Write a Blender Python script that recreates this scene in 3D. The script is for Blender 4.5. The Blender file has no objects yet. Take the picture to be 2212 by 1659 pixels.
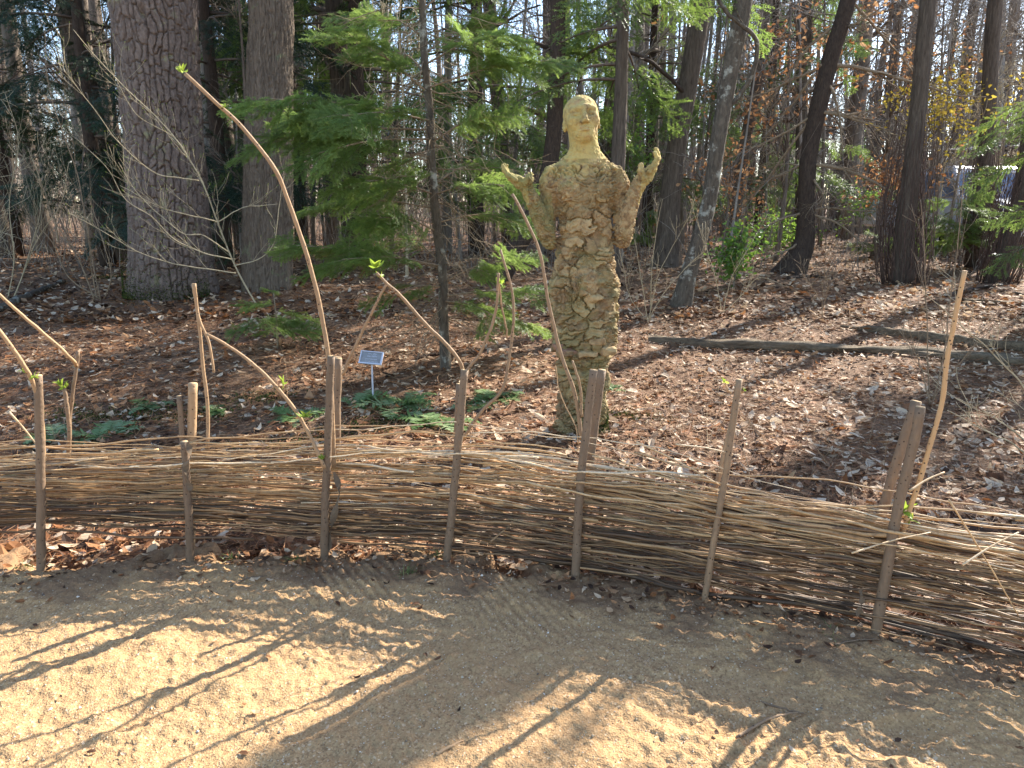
import bpy, math, random
import numpy as np
from mathutils import Vector, kdtree

R = np.random.default_rng(11)
random.seed(11)
scene = bpy.context.scene
COL = scene.collection

# ------------------------------------------------------------------ camera
CAMZ, PITCH, FPX = 1.5, math.radians(13.3), 1609.0      # focal length in units of a 2212 px wide frame
cam_data = bpy.data.cameras.new('camera')
cam_data.sensor_width = 36.0
cam_data.lens = FPX / 2212.0 * 36.0
cam_data.clip_start, cam_data.clip_end = 0.05, 3000.0
cam = bpy.data.objects.new('camera', cam_data)
cam.location = (0, 0, CAMZ)
cam.rotation_euler = (math.pi / 2 - PITCH, 0, 0)
COL.objects.link(cam)
scene.camera = cam

# ------------------------------------------------------------------ sky and sun
SUN_AZ, SUN_EL = math.radians(46.0), math.radians(33.5)
world = bpy.data.worlds.new('World')
scene.world = world
world.use_nodes = True
wn = world.node_tree
sky = wn.nodes.new('ShaderNodeTexSky')
sky.sky_type = 'NISHITA'
sky.sun_disc = False
sky.sun_elevation, sky.sun_rotation = SUN_EL, SUN_AZ
sky.air_density, sky.dust_density, sky.ozone_density = 0.9, 0.5, 1.0
bg = wn.nodes['Background']
bg.inputs['Strength'].default_value = 0.15
wn.links.new(sky.outputs[0], bg.inputs['Color'])

sun_data = bpy.data.lights.new('sun', 'SUN')
sun_data.energy = 5.0
sun_data.angle = math.radians(0.5)
sun_data.color = (1.0, 0.94, 0.84)
sun = bpy.data.objects.new('sun', sun_data)
SUNV = Vector((math.sin(SUN_AZ) * math.cos(SUN_EL), math.cos(SUN_AZ) * math.cos(SUN_EL), math.sin(SUN_EL)))
sun.rotation_euler = SUNV.to_track_quat('Z', 'Y').to_euler()
sun.location = (20, 20, 25)
COL.objects.link(sun)

scene.view_settings.view_transform = 'Standard'
scene.view_settings.look = 'None'
scene.view_settings.gamma = 1.0
scene.view_settings.exposure = 1.72
scene.render.engine = 'CYCLES'
scene.cycles.max_bounces = 7
scene.cycles.diffuse_bounces = 4
scene.cycles.transmission_bounces = 4
scene.cycles.transparent_max_bounces = 8
scene.cycles.caustics_reflective = False
scene.cycles.caustics_refractive = False

# ------------------------------------------------------------------ ground shape and measuring helpers
CP, SP = math.cos(PITCH), math.sin(PITCH)

def smooth(t):
    t = np.clip(t, 0, 1)
    return t * t * (3 - 2 * t)

def H(x, y):
    """height of the ground"""
    x = np.asarray(x, float); y = np.asarray(y, float)
    r = 0.50 * smooth((y - 3.3) / 10.7) + 0.22 * np.clip((y - 14) / 26, 0, 1)
    w = np.clip((y - 3.4) / 1.5, 0, 1)
    r = r + w * (0.030 * np.sin(x * 0.9 + 0.4 * y) + 0.022 * np.sin(1.7 * y - 0.6 * x + 1.0) + 0.012 * np.sin(3.1 * x + 2.3 * y))
    return r

def ray(px, py):
    u = (px - 1106.0) / FPX; v = -(py - 829.5) / FPX
    return np.array([u, CP + SP * v, -SP + CP * v])

def G(px, py):
    """the point of the ground that the photograph shows at px, py"""
    d = ray(px, py); z = 0.0
    for _ in range(60):
        t = (z - CAMZ) / min(d[2], -1e-3)
        z = 0.5 * z + 0.5 * float(H(d[0] * t, d[1] * t))
    return np.array([d[0] * t, d[1] * t, z])

def P(px, py, Y):
    d = ray(px, py); t = Y / d[1]
    return np.array([d[0] * t, Y, CAMZ + d[2] * t])

def path_px(pts, Y0, Y1=None):
    """points measured in the photograph, running from distance Y0 to Y1"""
    n = len(pts); Y1 = Y0 if Y1 is None else Y1
    return np.array([P(p[0], p[1], Y0 + (Y1 - Y0) * i / max(n - 1, 1)) for i, p in enumerate(pts)])

# ------------------------------------------------------------------ noise
def _hash(ix, iy, iz, s):
    with np.errstate(over='ignore'):
        h = (ix.astype(np.int64) * 374761393 + iy.astype(np.int64) * 668265263 + iz.astype(np.int64) * 2147483647 + s * 1274126177) & 0xffffffff
        h = ((h ^ (h >> 13)) * 1274126177) & 0xffffffff
        h = h ^ (h >> 16)
    return (h & 0xffff) / 65535.0

def vnoise(p, s=0):
    p = np.asarray(p, float)
    i = np.floor(p).astype(np.int64); f = p - i
    f = f * f * (3 - 2 * f)
    x, y, z = i[..., 0], i[..., 1], i[..., 2]
    r = 0
    for dx in (0, 1):
        wx = f[..., 0] if dx else 1 - f[..., 0]
        for dy in (0, 1):
            wy = f[..., 1] if dy else 1 - f[..., 1]
            for dz in (0, 1):
                wz = f[..., 2] if dz else 1 - f[..., 2]
                r = r + wx * wy * wz * _hash(x + dx, y + dy, z + dz, s)
    return r * 2 - 1

def fbm(p, o=4, s=0, g=0.5):
    r = 0; a = 1.0; p = np.asarray(p, float)
    for k in range(o):
        r = r + a * vnoise(p, s + k * 17); p = p * 2.03 + 7.1; a *= g
    return r

# ------------------------------------------------------------------ mesh building
class MB:
    def __init__(self):
        self.v = []; self.t = []; self.q = []; self.a = []; self.n = 0
    def add(self, v, t=None, q=None, a=0.5):
        v = np.asarray(v, np.float32).reshape(-1, 3)
        self.v.append(v)
        if t is not None and len(t): self.t.append(np.asarray(t, np.int64).reshape(-1, 3) + self.n)
        if q is not None and len(q): self.q.append(np.asarray(q, np.int64).reshape(-1, 4) + self.n)
        self.a.append(np.broadcast_to(np.asarray(a, np.float32), (len(v),)))
        self.n += len(v)
    def tubes(self, paths, rad, sides=5, a=0.5, cap=True):
        """paths (M,N,3), radii (M,N) -> M round tapering rods"""
        paths = np.asarray(paths, float); rad = np.asarray(rad, float)
        M, N, _ = paths.shape
        if M == 0: return
        tan = np.gradient(paths, axis=1)
        tan /= np.linalg.norm(tan, axis=2, keepdims=True) + 1e-9
        ov = paths[:, -1] - paths[:, 0]
        ov /= np.linalg.norm(ov, axis=1, keepdims=True) + 1e-9
        ref = np.where(np.abs(ov[:, 2:3]) < 0.8, np.array([[0, 0, 1.0]]), np.array([[0.3, 1.0, 0.1]]))
        b = np.cross(tan, ref[:, None, :]); b /= np.linalg.norm(b, axis=2, keepdims=True) + 1e-9
        c = np.cross(b, tan)
        an = np.arange(sides) / sides * 2 * math.pi
        ring = b[:, :, None, :] * np.cos(an)[None, None, :, None] + c[:, :, None, :] * np.sin(an)[None, None, :, None]
        v = paths[:, :, None, :] + ring * rad[:, :, None, None]
        i = np.arange(N - 1)[:, None]; j = np.arange(sides)[None, :]; j2 = (j + 1) % sides
        q = np.stack([i * sides + j, i * sides + j2, (i + 1) * sides + j2, (i + 1) * sides + j], -1).reshape(-1, 4)
        q = q[None] + (np.arange(M) * N * sides)[:, None, None]
        tt = []
        if cap:
            for k in range(1, sides - 1):
                tt.append([0, k + 1, k]); e = (N - 1) * sides; tt.append([e, e + k, e + k + 1])
            tt = (np.array(tt)[None] + (np.arange(M) * N * sides)[:, None, None]).reshape(-1, 3)
        aa = np.asarray(a, np.float32)
        if aa.ndim == 1: aa = np.repeat(aa, N * sides)
        self.add(v.reshape(-1, 3), tt if cap else None, q.reshape(-1, 4), aa)
    def tube(self, path, rad, sides=6, a=0.5):
        path = np.asarray(path, float)
        rad = np.broadcast_to(np.asarray(rad, float), (len(path),))
        self.tubes(path[None], rad[None], sides, a)
    def box(self, c, s, rot=None, a=0.5, bev=0.0):
        c = np.asarray(c, float); s = np.asarray(s, float) / 2
        k = np.array([[x, y, z] for z in (-1, 1) for y in (-1, 1) for x in (-1, 1)], float) * s
        if rot is not None: k = k @ np.asarray(rot).T
        self.add(k + c, None, [[0, 2, 3, 1], [4, 5, 7, 6], [0, 1, 5, 4], [2, 6, 7, 3], [0, 4, 6, 2], [1, 3, 7, 5]], a)
    def grid(self, V, a=0.5, wrap=False):
        """V (n,m,3) sheet"""
        n, m, _ = V.shape
        i = np.arange(n - 1)[:, None]; j = np.arange(m if wrap else m - 1)[None, :]; j2 = (j + 1) % m
        q = np.stack([i * m + j, i * m + j2, (i + 1) * m + j2, (i + 1) * m + j], -1).reshape(-1, 4)
        aa = np.asarray(a, np.float32)
        self.add(V.reshape(-1, 3), None, q, aa.reshape(-1) if aa.ndim else aa)
    def mesh(self, name, mat, smoothed=True):
        v = np.concatenate(self.v) if self.v else np.zeros((0, 3), np.float32)
        t = np.concatenate(self.t) if self.t else np.zeros((0, 3), np.int64)
        q = np.concatenate(self.q) if self.q else np.zeros((0, 4), np.int64)
        me = bpy.data.meshes.new(name)
        me.vertices.add(len(v)); me.vertices.foreach_set('co', v.astype(np.float32).ravel())
        nl = len(t) * 3 + len(q) * 4
        me.loops.add(nl); me.loops.foreach_set('vertex_index', np.concatenate([t.ravel(), q.ravel()]).astype(np.int32))
        me.polygons.add(len(t) + len(q))
        me.polygons.foreach_set('loop_start', np.concatenate([np.arange(len(t)) * 3, len(t) * 3 + np.arange(len(q)) * 4]).astype(np.int32))
        me.polygons.foreach_set('use_smooth', np.full(len(t) + len(q), smoothed, bool))
        at = me.attributes.new('rnd', 'FLOAT', 'POINT')
        at.data.foreach_set('value', np.concatenate(self.a).astype(np.float32) if self.a else np.zeros(0, np.float32))
        me.update(calc_edges=True)
        me.materials.append(mat)
        return me
    def build(self, name, mat, parent=None, smoothed=True, kind=None):
        o = bpy.data.objects.new(name, self.mesh(name, mat, smoothed))
        COL.objects.link(o)
        if parent is not None: o.parent = parent
        if kind: o['kind'] = kind
        return o

def catmull(pts, n):
    """smooth curve through measured points, n samples evenly spaced"""
    p = np.asarray(pts, float)
    p = np.vstack([2 * p[0] - p[1], p, 2 * p[-1] - p[-2]])
    out = []
    for i in range(1, len(p) - 2):
        for t in np.linspace(0, 1, 24, endpoint=False):
            a, b, c, d = p[i - 1], p[i], p[i + 1], p[i + 2]
            out.append(0.5 * (2 * b + (c - a) * t + (2 * a - 5 * b + 4 * c - d) * t * t + (3 * b - a - 3 * c + d) * t ** 3))
    out.append(p[-2]); out = np.array(out)
    s = np.concatenate([[0], np.cumsum(np.linalg.norm(np.diff(out, axis=0), axis=1))])
    ss = np.linspace(0, s[-1], n)
    return np.stack([np.interp(ss, s, out[:, k]) for k in range(out.shape[1])], -1)

def tag(o, label=None, cat=None, group=None, kind=None):
    if label: o['label'] = label
    if cat: o['category'] = cat
    if group: o['group'] = group
    if kind: o['kind'] = kind
    return o

def empty(name, loc=(0, 0, 0), rz=0.0):
    o = bpy.data.objects.new(name, None)
    o.empty_display_size = 0.1
    o.location = [float(k) for k in loc]; o.rotation_euler = (0, 0, rz)
    COL.objects.link(o)
    return o

def keep(o, parent):
    """parent a mesh that was built in world coordinates"""
    o.parent = parent
    o.location = Vector(o.location) - parent.location
    return o

def copy_tree(o, parent=None):
    c = o.copy(); COL.objects.link(c)
    if parent is not None: c.parent = parent
    for ch in list(o.children): copy_tree(ch, c)
    return c

# ------------------------------------------------------------------ materials
def new_mat(name):
    m = bpy.data.materials.new(name); m.use_nodes = True
    nt = m.node_tree; bs = nt.nodes['Principled BSDF']
    bs.inputs['Roughness'].default_value = 0.85
    bs.inputs['Specular IOR Level'].default_value = 0.25
    return m, nt, bs

def N(nt, t, **k):
    n = nt.nodes.new(t)
    for a, b in k.items():
        if a in n.inputs: n.inputs[a].default_value = b
        else: setattr(n, a, b)
    return n

def ramp(nt, fac, stops):
    r = nt.nodes.new('ShaderNodeValToRGB')
    el = r.color_ramp.elements
    while len(el) > 1: el.remove(el[0])
    el[0].position = stops[0][0]; el[0].color = (*stops[0][1], 1)
    for p, c in stops[1:]:
        e = el.new(p); e.color = (*c, 1)
    nt.links.new(fac, r.inputs[0])
    return r

def mixc(nt, fac, a, b, mode='MIX'):
    m = nt.nodes.new('ShaderNodeMix'); m.data_type = 'RGBA'; m.blend_type = mode
    if isinstance(fac, (int, float)): m.inputs[0].default_value = fac
    else: nt.links.new(fac, m.inputs[0])
    for k, c in ((6, a), (7, b)):
        if isinstance(c, tuple): m.inputs[k].default_value = (*c, 1)
        else: nt.links.new(c, m.inputs[k])
    return m.outputs[2]

def math_n(nt, op, a, b=0.0):
    m = nt.nodes.new('ShaderNodeMath'); m.operation = op
    for k, c in ((0, a), (1, b)):
        if isinstance(c, (int, float)): m.inputs[k].default_value = c
        else: nt.links.new(c, m.inputs[k])
    return m.outputs[0]

def coords(nt, scale=(1, 1, 1), world_space=True):
    if world_space:
        g = nt.nodes.new('ShaderNodeNewGeometry'); src = g.outputs['Position']
    else:
        g = nt.nodes.new('ShaderNodeTexCoord'); src = g.outputs['Object']
    mp = nt.nodes.new('ShaderNodeMapping'); mp.inputs['Scale'].default_value = scale
    nt.links.new(src, mp.inputs['Vector'])
    return mp.outputs[0]

def noise(nt, vec, scale, detail=4, rough=0.6, dist=0.0):
    n = N(nt, 'ShaderNodeTexNoise', Scale=scale, Detail=detail, Roughness=rough, Distortion=dist)
    nt.links.new(vec, n.inputs['Vector'])
    return n.outputs['Fac']

def bump(nt, bs, h, strength=0.5, dist=0.01):
    b = N(nt, 'ShaderNodeBump', Strength=strength, Distance=dist)
    nt.links.new(h, b.inputs['Height']); nt.links.new(b.outputs[0], bs.inputs['Normal'])

def attr(nt, name='rnd'):
    a = nt.nodes.new('ShaderNodeAttribute'); a.attribute_name = name
    return a.outputs['Fac']

def objrnd(nt):
    return nt.nodes.new('ShaderNodeObjectInfo').outputs['Random']

def add_translucent(nt, bs, col, amount):
    out = nt.nodes['Material Output']
    tr = nt.nodes.new('ShaderNodeBsdfTranslucent')
    nt.links.new(col, tr.inputs['Color'])
    mx = nt.nodes.new('ShaderNodeMixShader'); mx.inputs[0].default_value = amount
    nt.links.new(bs.outputs[0], mx.inputs[1]); nt.links.new(tr.outputs[0], mx.inputs[2])
    nt.links.new(mx.outputs[0], out.inputs['Surface'])

def bark_mat(name, dark, light, scale=(6, 6, 1.2), nscale=4.0, strength=0.8, dist=0.02, patch=None, patch_amt=0.6, moss=None):
    m, nt, bs = new_mat(name)
    v = coords(nt, scale)
    f = noise(nt, v, nscale, 6, 0.7, 0.6)
    c = ramp(nt, f, [(0.3, dark), (0.7, light)]).outputs[0]
    if patch:
        f2 = noise(nt, coords(nt), 5.0, 5, 0.7)
        c = mixc(nt, ramp(nt, f2, [(patch_amt - 0.02, (0, 0, 0)), (patch_amt + 0.06, (1, 1, 1))]).outputs[0], c, patch)
    nt.links.new(c, bs.inputs['Base Color'])
    f3 = noise(nt, v, nscale * 2.2, 5, 0.75, 0.4)
    bump(nt, bs, math_n(nt, 'ADD', f, f3), strength, dist)
    bs.inputs['Roughness'].default_value = 0.9
    return m

def leaf_mat(name, stops, trans=0.35, rough=0.6, spec=0.3, glow=None):
    m, nt, bs = new_mat(name)
    c = ramp(nt, attr(nt), stops).outputs[0]
    nt.links.new(c, bs.inputs['Base Color'])
    bs.inputs['Roughness'].default_value = rough
    bs.inputs['Specular IOR Level'].default_value = spec
    if trans: add_translucent(nt, bs, mixc(nt, glow[1], c, glow[0]) if glow else c, trans)
    return m
# ------------------------------------------------------------------ line of the fence
post_px = [(88, 1250), (408, 1237), (700, 1225), (968, 1230), (1242, 1270), (1515, 1320), (1888, 1395)]
post_g = [G(*p)[:2] for p in post_px]
fl = [post_g[0] + (post_g[0] - post_g[1]) * 2.2 + np.array([0, -0.10]), post_g[0] + (post_g[0] - post_g[1]) * 1.05 + np.array([0, -0.02])] + post_g + [np.array([1.83, 2.05]), np.array([2.36, 1.66])]
FL = catmull(np.array(fl), 400)
FS = np.concatenate([[0], np.cumsum(np.linalg.norm(np.diff(FL, axis=0), axis=1))])
FLEN = FS[-1]
POST_S = [float(FS[np.argmin(np.linalg.norm(FL - p, axis=1))]) for p in post_g]

def yf(x):
    return np.interp(x, FL[:, 0], FL[:, 1])

def fence_xy(s, n):
    """point at arc length s, n metres behind the line of the posts"""
    x = np.interp(s, FS, FL[:, 0]); y = np.interp(s, FS, FL[:, 1])
    tx = np.interp(s + 0.02, FS, FL[:, 0]) - np.interp(s - 0.02, FS, FL[:, 0])
    ty = np.interp(s + 0.02, FS, FL[:, 1]) - np.interp(s - 0.02, FS, FL[:, 1])
    l = np.hypot(tx, ty) + 1e-9
    return x - ty / l * n, y + tx / l * n

# ------------------------------------------------------------------ forest floor (one sheet to the horizon)
def graded(lo, hi, step, far_lo, far_hi, g=1.22):
    c = list(np.arange(lo, hi, step))
    s = step; x = c[-1]
    while x < far_hi: s *= g; x += s; c.append(x)
    s = step; x = lo
    while x > far_lo: s *= g; x -= s; c.insert(0, x)
    return np.array(c)

gx = graded(-9, 9, 0.09, -700, 700); gy = graded(1.2, 16, 0.08, -200, 900)
X, Y = np.meshgrid(gx, gy)
Z = H(X, Y) + np.where((Y > 3) & (Y < 30), 0.012 * fbm(np.stack([X * 4, Y * 4, X * 0], -1), 3, 5), 0)
edge = np.clip((Y - yf(X) - 0.02) / 0.22, 0, 1)
Z = Z - 0.07 * (1 - smooth(edge))

m_floor, nt, bs = new_mat('forest_soil')
f = noise(nt, coords(nt), 6.0, 6, 0.7)
f2 = noise(nt, coords(nt), 38.0, 5, 0.75)
c1 = ramp(nt, f2, [(0.30, (0.06, 0.033, 0.018)), (0.46, (0.20, 0.105, 0.052)), (0.58, (0.33, 0.20, 0.115)), (0.70, (0.50, 0.38, 0.26))]).outputs[0]
c2 = mixc(nt, ramp(nt, f, [(0.35, (0, 0, 0)), (0.65, (1, 1, 1))]).outputs[0], c1, mixc(nt, 0.5, c1, (0.10, 0.055, 0.03)))
nt.links.new(c2, bs.inputs['Base Color'])
bump(nt, bs, f2, 0.9, 0.03)
mb = MB(); mb.grid(np.stack([X, Y, Z], -1))
tag(mb.build('forest_floor', m_floor), kind='structure')

# ------------------------------------------------------------------ sand path in front of the fence
xs = graded(-2.7, 2.7, 0.0082, -16, 16, 1.35)
rows = np.concatenate([np.linspace(0, 1, 172), 1 + np.cumsum(np.array([0.02, 0.05, 0.1, 0.2, 0.4, 0.8, 1.5, 3.0]))])
yn = yf(xs)
yn = np.where(xs < FL[0, 0], FL[0, 1] - 0.15 * (FL[0, 0] - xs), yn)
yn = np.where(xs > FL[-1, 0], np.maximum(FL[-1, 1] - 0.6 * (xs - FL[-1, 0]), -1.0), yn)
top = yn + 0.24
near = np.minimum(1.5, top - 0.6)
X = np.repeat(xs[None], len(rows), 0)
Y = top[None] + (near - top)[None] * rows[:, None]
q = np.stack([X, Y, X * 0], -1)
db = yn[None] - Y                                            # distance in front of the fence
berm = 0.045 * smooth(1 - db / 0.55)
Z = 0.014 + berm + 0.012 * fbm(q * 2.2, 2, 3) + 0.0055 * fbm(q * np.array([16, 22, 1]), 3, 9) + 0.0042 * fbm(q * 75, 2, 23)
clod = np.clip(fbm(q * 34, 2, 51) - 0.42, 0, 1)
Z += 0.012 * clod * (0.5 + 0.8 * smooth((fbm(q * 3.0, 2, 60) + 0.2) / 0.6))
sl = X * 1.0 + 0.55 * (Y - 2.5)                              # rake marks run down from the fence
wob = 0.030 * fbm(q * 3.1, 2, 33)
ridge = np.sin((sl + wob) * 2 * math.pi / 0.040)
amp = smooth((db + 0.02) / 0.12) * smooth((0.62 - db) / 0.3) * smooth((fbm(q * 1.6, 2, 71) + 0.25) / 0.6)
Z += 0.0080 * amp * np.clip(ridge + 0.35, -0.6, 1) * (0.7 + 0.3 * fbm(q * 30, 1, 88))
for (cx, cy, rx, ry, rot, d) in [(-1.05, 1.98, .16, .07, .5, .016), (-0.55, 1.95, .15, .065, .9, .014), (.55, 1.92, .17, .07, -.4, .015), (1.1, 1.85, .15, .06, .3, .013), (.05, 2.15, .15, .06, .7, .010), (-1.4, 2.25, .16, .06, .2, .012), (.9, 2.05, .15, .06, 1.1, .010)]:
    a_ = (X - cx) * math.cos(rot) + (Y - cy) * math.sin(rot); b_ = -(X - cx) * math.sin(rot) + (Y - cy) * math.cos(rot)
    r2 = (a_ / rx) ** 2 + (b_ / ry) ** 2
    Z += -d * np.exp(-r2 ** 2) + d * 0.55 * np.exp(-((np.sqrt(r2) - 1.25) / 0.22) ** 2)
tread = (np.abs(X - 0.72) < 0.2) & (Y < 1.98)
Z += np.where(tread, 0.004 * np.sign(np.sin((X * 0.75 - Y) * 2 * math.pi / 0.05)), 0)
Z += -0.09 * smooth((-db - 0.02 + 0.16 * fbm(q * 6, 3, 41) * (X < 0.2)) / 0.16) - 0.05 * (np.abs(X) > 3.4)
m_sand, nt, bs = new_mat('sand')
g = coords(nt)
f = noise(nt, g, 3.0, 4, 0.6); f2 = noise(nt, g, 160.0, 3, 0.7)
vo = N(nt, 'ShaderNodeTexVoronoi', Scale=170.0); nt.links.new(g, vo.inputs['Vector'])
gr = ramp(nt, vo.outputs['Color'], [(0.0, (0.17, 0.094, 0.046)), (0.35, (0.35, 0.211, 0.098)), (0.8, (0.46, 0.288, 0.138)), (0.95, (0.62, 0.46, 0.30))]).outputs[0]
gr = mixc(nt, ramp(nt, f, [(0.35, (0, 0, 0)), (0.7, (1, 1, 1))]).outputs[0], gr, mixc(nt, 0.55, gr, (0.42, 0.247, 0.110)))
sep = nt.nodes.new('ShaderNodeSeparateXYZ'); nt.links.new(g, sep.inputs[0])
near_f = attr(nt)
soil = mixc(nt, f2, (0.07, 0.036, 0.019), (0.30, 0.172, 0.092))
nt.links.new(mixc(nt, near_f, gr, soil), bs.inputs['Base Color'])
bump(nt, bs, math_n(nt, 'ADD', f2, vo.outputs['Distance']), 0.55, 0.004)
bs.inputs['Roughness'].default_value = 0.95
soil_mask = smooth((0.26 + 0.22 * fbm(q * 5, 3, 91) - db) / 0.22) * 0.75
mb = MB(); mb.grid(np.stack([X, Y, Z], -1), soil_mask)
tag(mb.build('sand_path', m_sand), kind='structure')

def ground_z(x, y):
    """top of whatever ground is there"""
    d = yf(x) - np.asarray(y)
    sandz = 0.014 + 0.045 * smooth(1 - d / 0.55)
    return np.where(d > -0.04, sandz, np.maximum(H(x, y), np.where(d > -0.15, sandz - 0.02, -9)))

# coarse grains lying loose on the sand
mb = MB(); n = 9000
x = R.uniform(-2.1, 2.1, n); y = R.uniform(1.6, 2.95, n); k = y < yf(x) - 0.03; x, y = x[k], y[k]; n = len(x)
s = R.uniform(0.0012, 0.0030, n) * np.where(R.random(n) < 0.03, 2.6, 1)
oc = np.array([[1, 0, 0], [-1, 0, 0], [0, 1, 0], [0, -1, 0], [0, 0, 1], [0, 0, -1]], float)
ot = np.array([[0, 2, 4], [2, 1, 4], [1, 3, 4], [3, 0, 4], [2, 0, 5], [1, 2, 5], [3, 1, 5], [0, 3, 5]])
an = R.uniform(0, 6.28, n); ca, sa = np.cos(an), np.sin(an)
vv = oc[None] * s[:, None, None] * R.uniform(0.6, 1.2, (n, 6, 1))
vv = np.stack([vv[..., 0] * ca[:, None] - vv[..., 1] * sa[:, None], vv[..., 0] * sa[:, None] + vv[..., 1] * ca[:, None], vv[..., 2] * 0.8], -1)
ix = np.clip(np.searchsorted(xs, x), 0, len(xs) - 1)
fr = (y - top[ix]) / (near[ix] - top[ix]); ir = np.clip(np.searchsorted(rows, fr), 0, len(rows) - 1)
vv += np.stack([x, y, Z[ir, ix] + s * 0.4], -1)[:, None, :]
mb.add(vv.reshape(-1, 3), (ot[None] + (np.arange(n) * 6)[:, None, None]).reshape(-1, 3), None, np.repeat(R.random(n), 6))
m_grain, nt, bs = new_mat('grain')
nt.links.new(ramp(nt, attr(nt), [(0, (0.12, 0.09, 0.07)), (0.3, (0.34, 0.25, 0.15)), (0.7, (0.5, 0.4, 0.27)), (1, (0.68, 0.62, 0.52))]).outputs[0], bs.inputs['Base Color'])
tag(mb.build('sand_grains', m_grain, smoothed=False), 'coarse pale grains scattered loose over the sand path', 'gravel', kind='stuff')

# ------------------------------------------------------------------ leaf litter
m_litter = leaf_mat('dry_leaf', [(0.0, (0.035, 0.018, 0.010)), (0.22, (0.12, 0.055, 0.025)), (0.42, (0.32, 0.13, 0.045)), (0.55, (0.44, 0.25, 0.125)), (0.72, (0.57, 0.41, 0.26)), (1.0, (0.67, 0.54, 0.39))], 0.25, 0.7, 0.3)

def leaves(mb, x, y, z, L, W, yaw, tilt, roll, curl, fold, a):
    """curled, folded oval leaves, eight points each"""
    n = len(x)
    u = np.array([0, 0.33, 0.7, 1.0, 0.3, 0.68, 0.3, 0.68]) - 0.5
    w = np.array([0, 0, 0, 0, 1.0, 0.8, -1.0, -0.8])
    px = u[None] * L[:, None]
    pw = w[None] * W[:, None] / 2
    pz = curl[:, None] * L[:, None] * (u[None] * 2) ** 2 * 0.5 + fold[:, None] * np.abs(pw)
    px2 = px * np.cos(tilt)[:, None] - pz * np.sin(tilt)[:, None]; pz2 = px * np.sin(tilt)[:, None] + pz * np.cos(tilt)[:, None]
    pw2 = pw * np.cos(roll)[:, None] - pz2 * np.sin(roll)[:, None]; pz3 = pw * np.sin(roll)[:, None] + pz2 * np.cos(roll)[:, None]
    c, s = np.cos(yaw)[:, None], np.sin(yaw)[:, None]
    v = np.stack([x[:, None] + px2 * c - pw2 * s, y[:, None] + px2 * s + pw2 * c, z[:, None] + pz3 + 0.3 * np.abs(np.sin(tilt)[:, None]) * L[:, None]], -1)
    t = np.array([[0, 4, 1], [0, 1, 6], [1, 4, 5], [1, 5, 2], [1, 2, 7], [1, 7, 6], [2, 5, 3], [2, 3, 7]])
    mb.add(v.reshape(-1, 3), (t[None] + (np.arange(n) * 8)[:, None, None]).reshape(-1, 3), None, np.repeat(a, 8))

def scatter(n, y0, y1, power=1.0, spread=0.80):
    y = y0 + (y1 - y0) * R.random(n) ** power
    x = R.uniform(-1, 1, n) * (spread * y + 0.9)
    k = y > yf(np.clip(x, -2.4, 2.3)) + 0.06
    return x[k], y[k]

def leaf_tone(n, x, y):
    """pale leaves gather on the right, pine straw brown on the left"""
    pale = 0.40 + 0.12 * np.tanh(x * 0.5) + 0.16 * fbm(np.stack([x * 1.3, y * 1.3, x * 0], -1), 2, 5)
    return np.where(R.random(n) < pale, R.uniform(0.6, 1.0, n), R.uniform(0.0, 0.55, n))

mb = MB()
x, y = scatter(27000, 2.1, 9.0, 1.25)
n = len(x)
L = R.uniform(0.035, 0.085, n) * np.where(R.random(n) < 0.12, 1.55, 1)
leaves(mb, x, y, H(x, y) + R.uniform(0.004, 0.028, n), L, L * R.uniform(0.35, 0.6, n), R.uniform(0, 6.28, n), R.normal(0, 0.20, n), R.normal(0, 0.25, n), R.normal(0.12, 0.30, n), R.normal(0.05, 0.25, n), leaf_tone(n, x, y))
x, y = scatter(26000, 8.5, 30.0, 1.5)
n = len(x); L = R.uniform(0.05, 0.12, n)
leaves(mb, x, y, H(x, y) + R.uniform(0.005, 0.05, n), L, L * R.uniform(0.45, 0.7, n), R.uniform(0, 6.28, n), R.normal(0, 0.25, n), R.normal(0, 0.3, n), R.normal(0.15, 0.3, n), R.normal(0.05, 0.25, n), leaf_tone(n, x, y) * 0.95)
# crumbs of leaf gathered along the foot of the fence
n = 1500; s_ = R.uniform(0, FLEN, n); x, y = fence_xy(s_, R.normal(0.0, 0.10, n) - 0.02); L = R.uniform(0.010, 0.045, n)
leaves(mb, x, y, ground_z(x, y) + R.uniform(0.003, 0.014, n), L, L * R.uniform(0.3, 0.6, n), R.uniform(0, 6.28, n), R.normal(0, 0.2, n), R.normal(0, 0.3, n), R.normal(0.15, 0.3, n), R.normal(0.05, 0.25, n), R.random(n) * 0.8)
n = 90; x = R.uniform(-2.2, 2.2, n); y = R.uniform(1.7, 2.6, n); L = R.uniform(0.012, 0.04, n)
leaves(mb, x, y, np.where(y < yf(x), ground_z(x, y), H(x, y)) + 0.008, L, L * 0.45, R.uniform(0, 6.28, n), R.normal(0, 0.1, n), R.normal(0, 0.2, n), R.normal(0.15, 0.3, n), R.normal(0.05, 0.25, n), R.random(n) * 0.8)
tag(mb.build('leaf_litter', m_litter, smoothed=False), 'brown and pale dry leaves strewn over the forest floor', 'leaf litter', kind='stuff')

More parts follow.
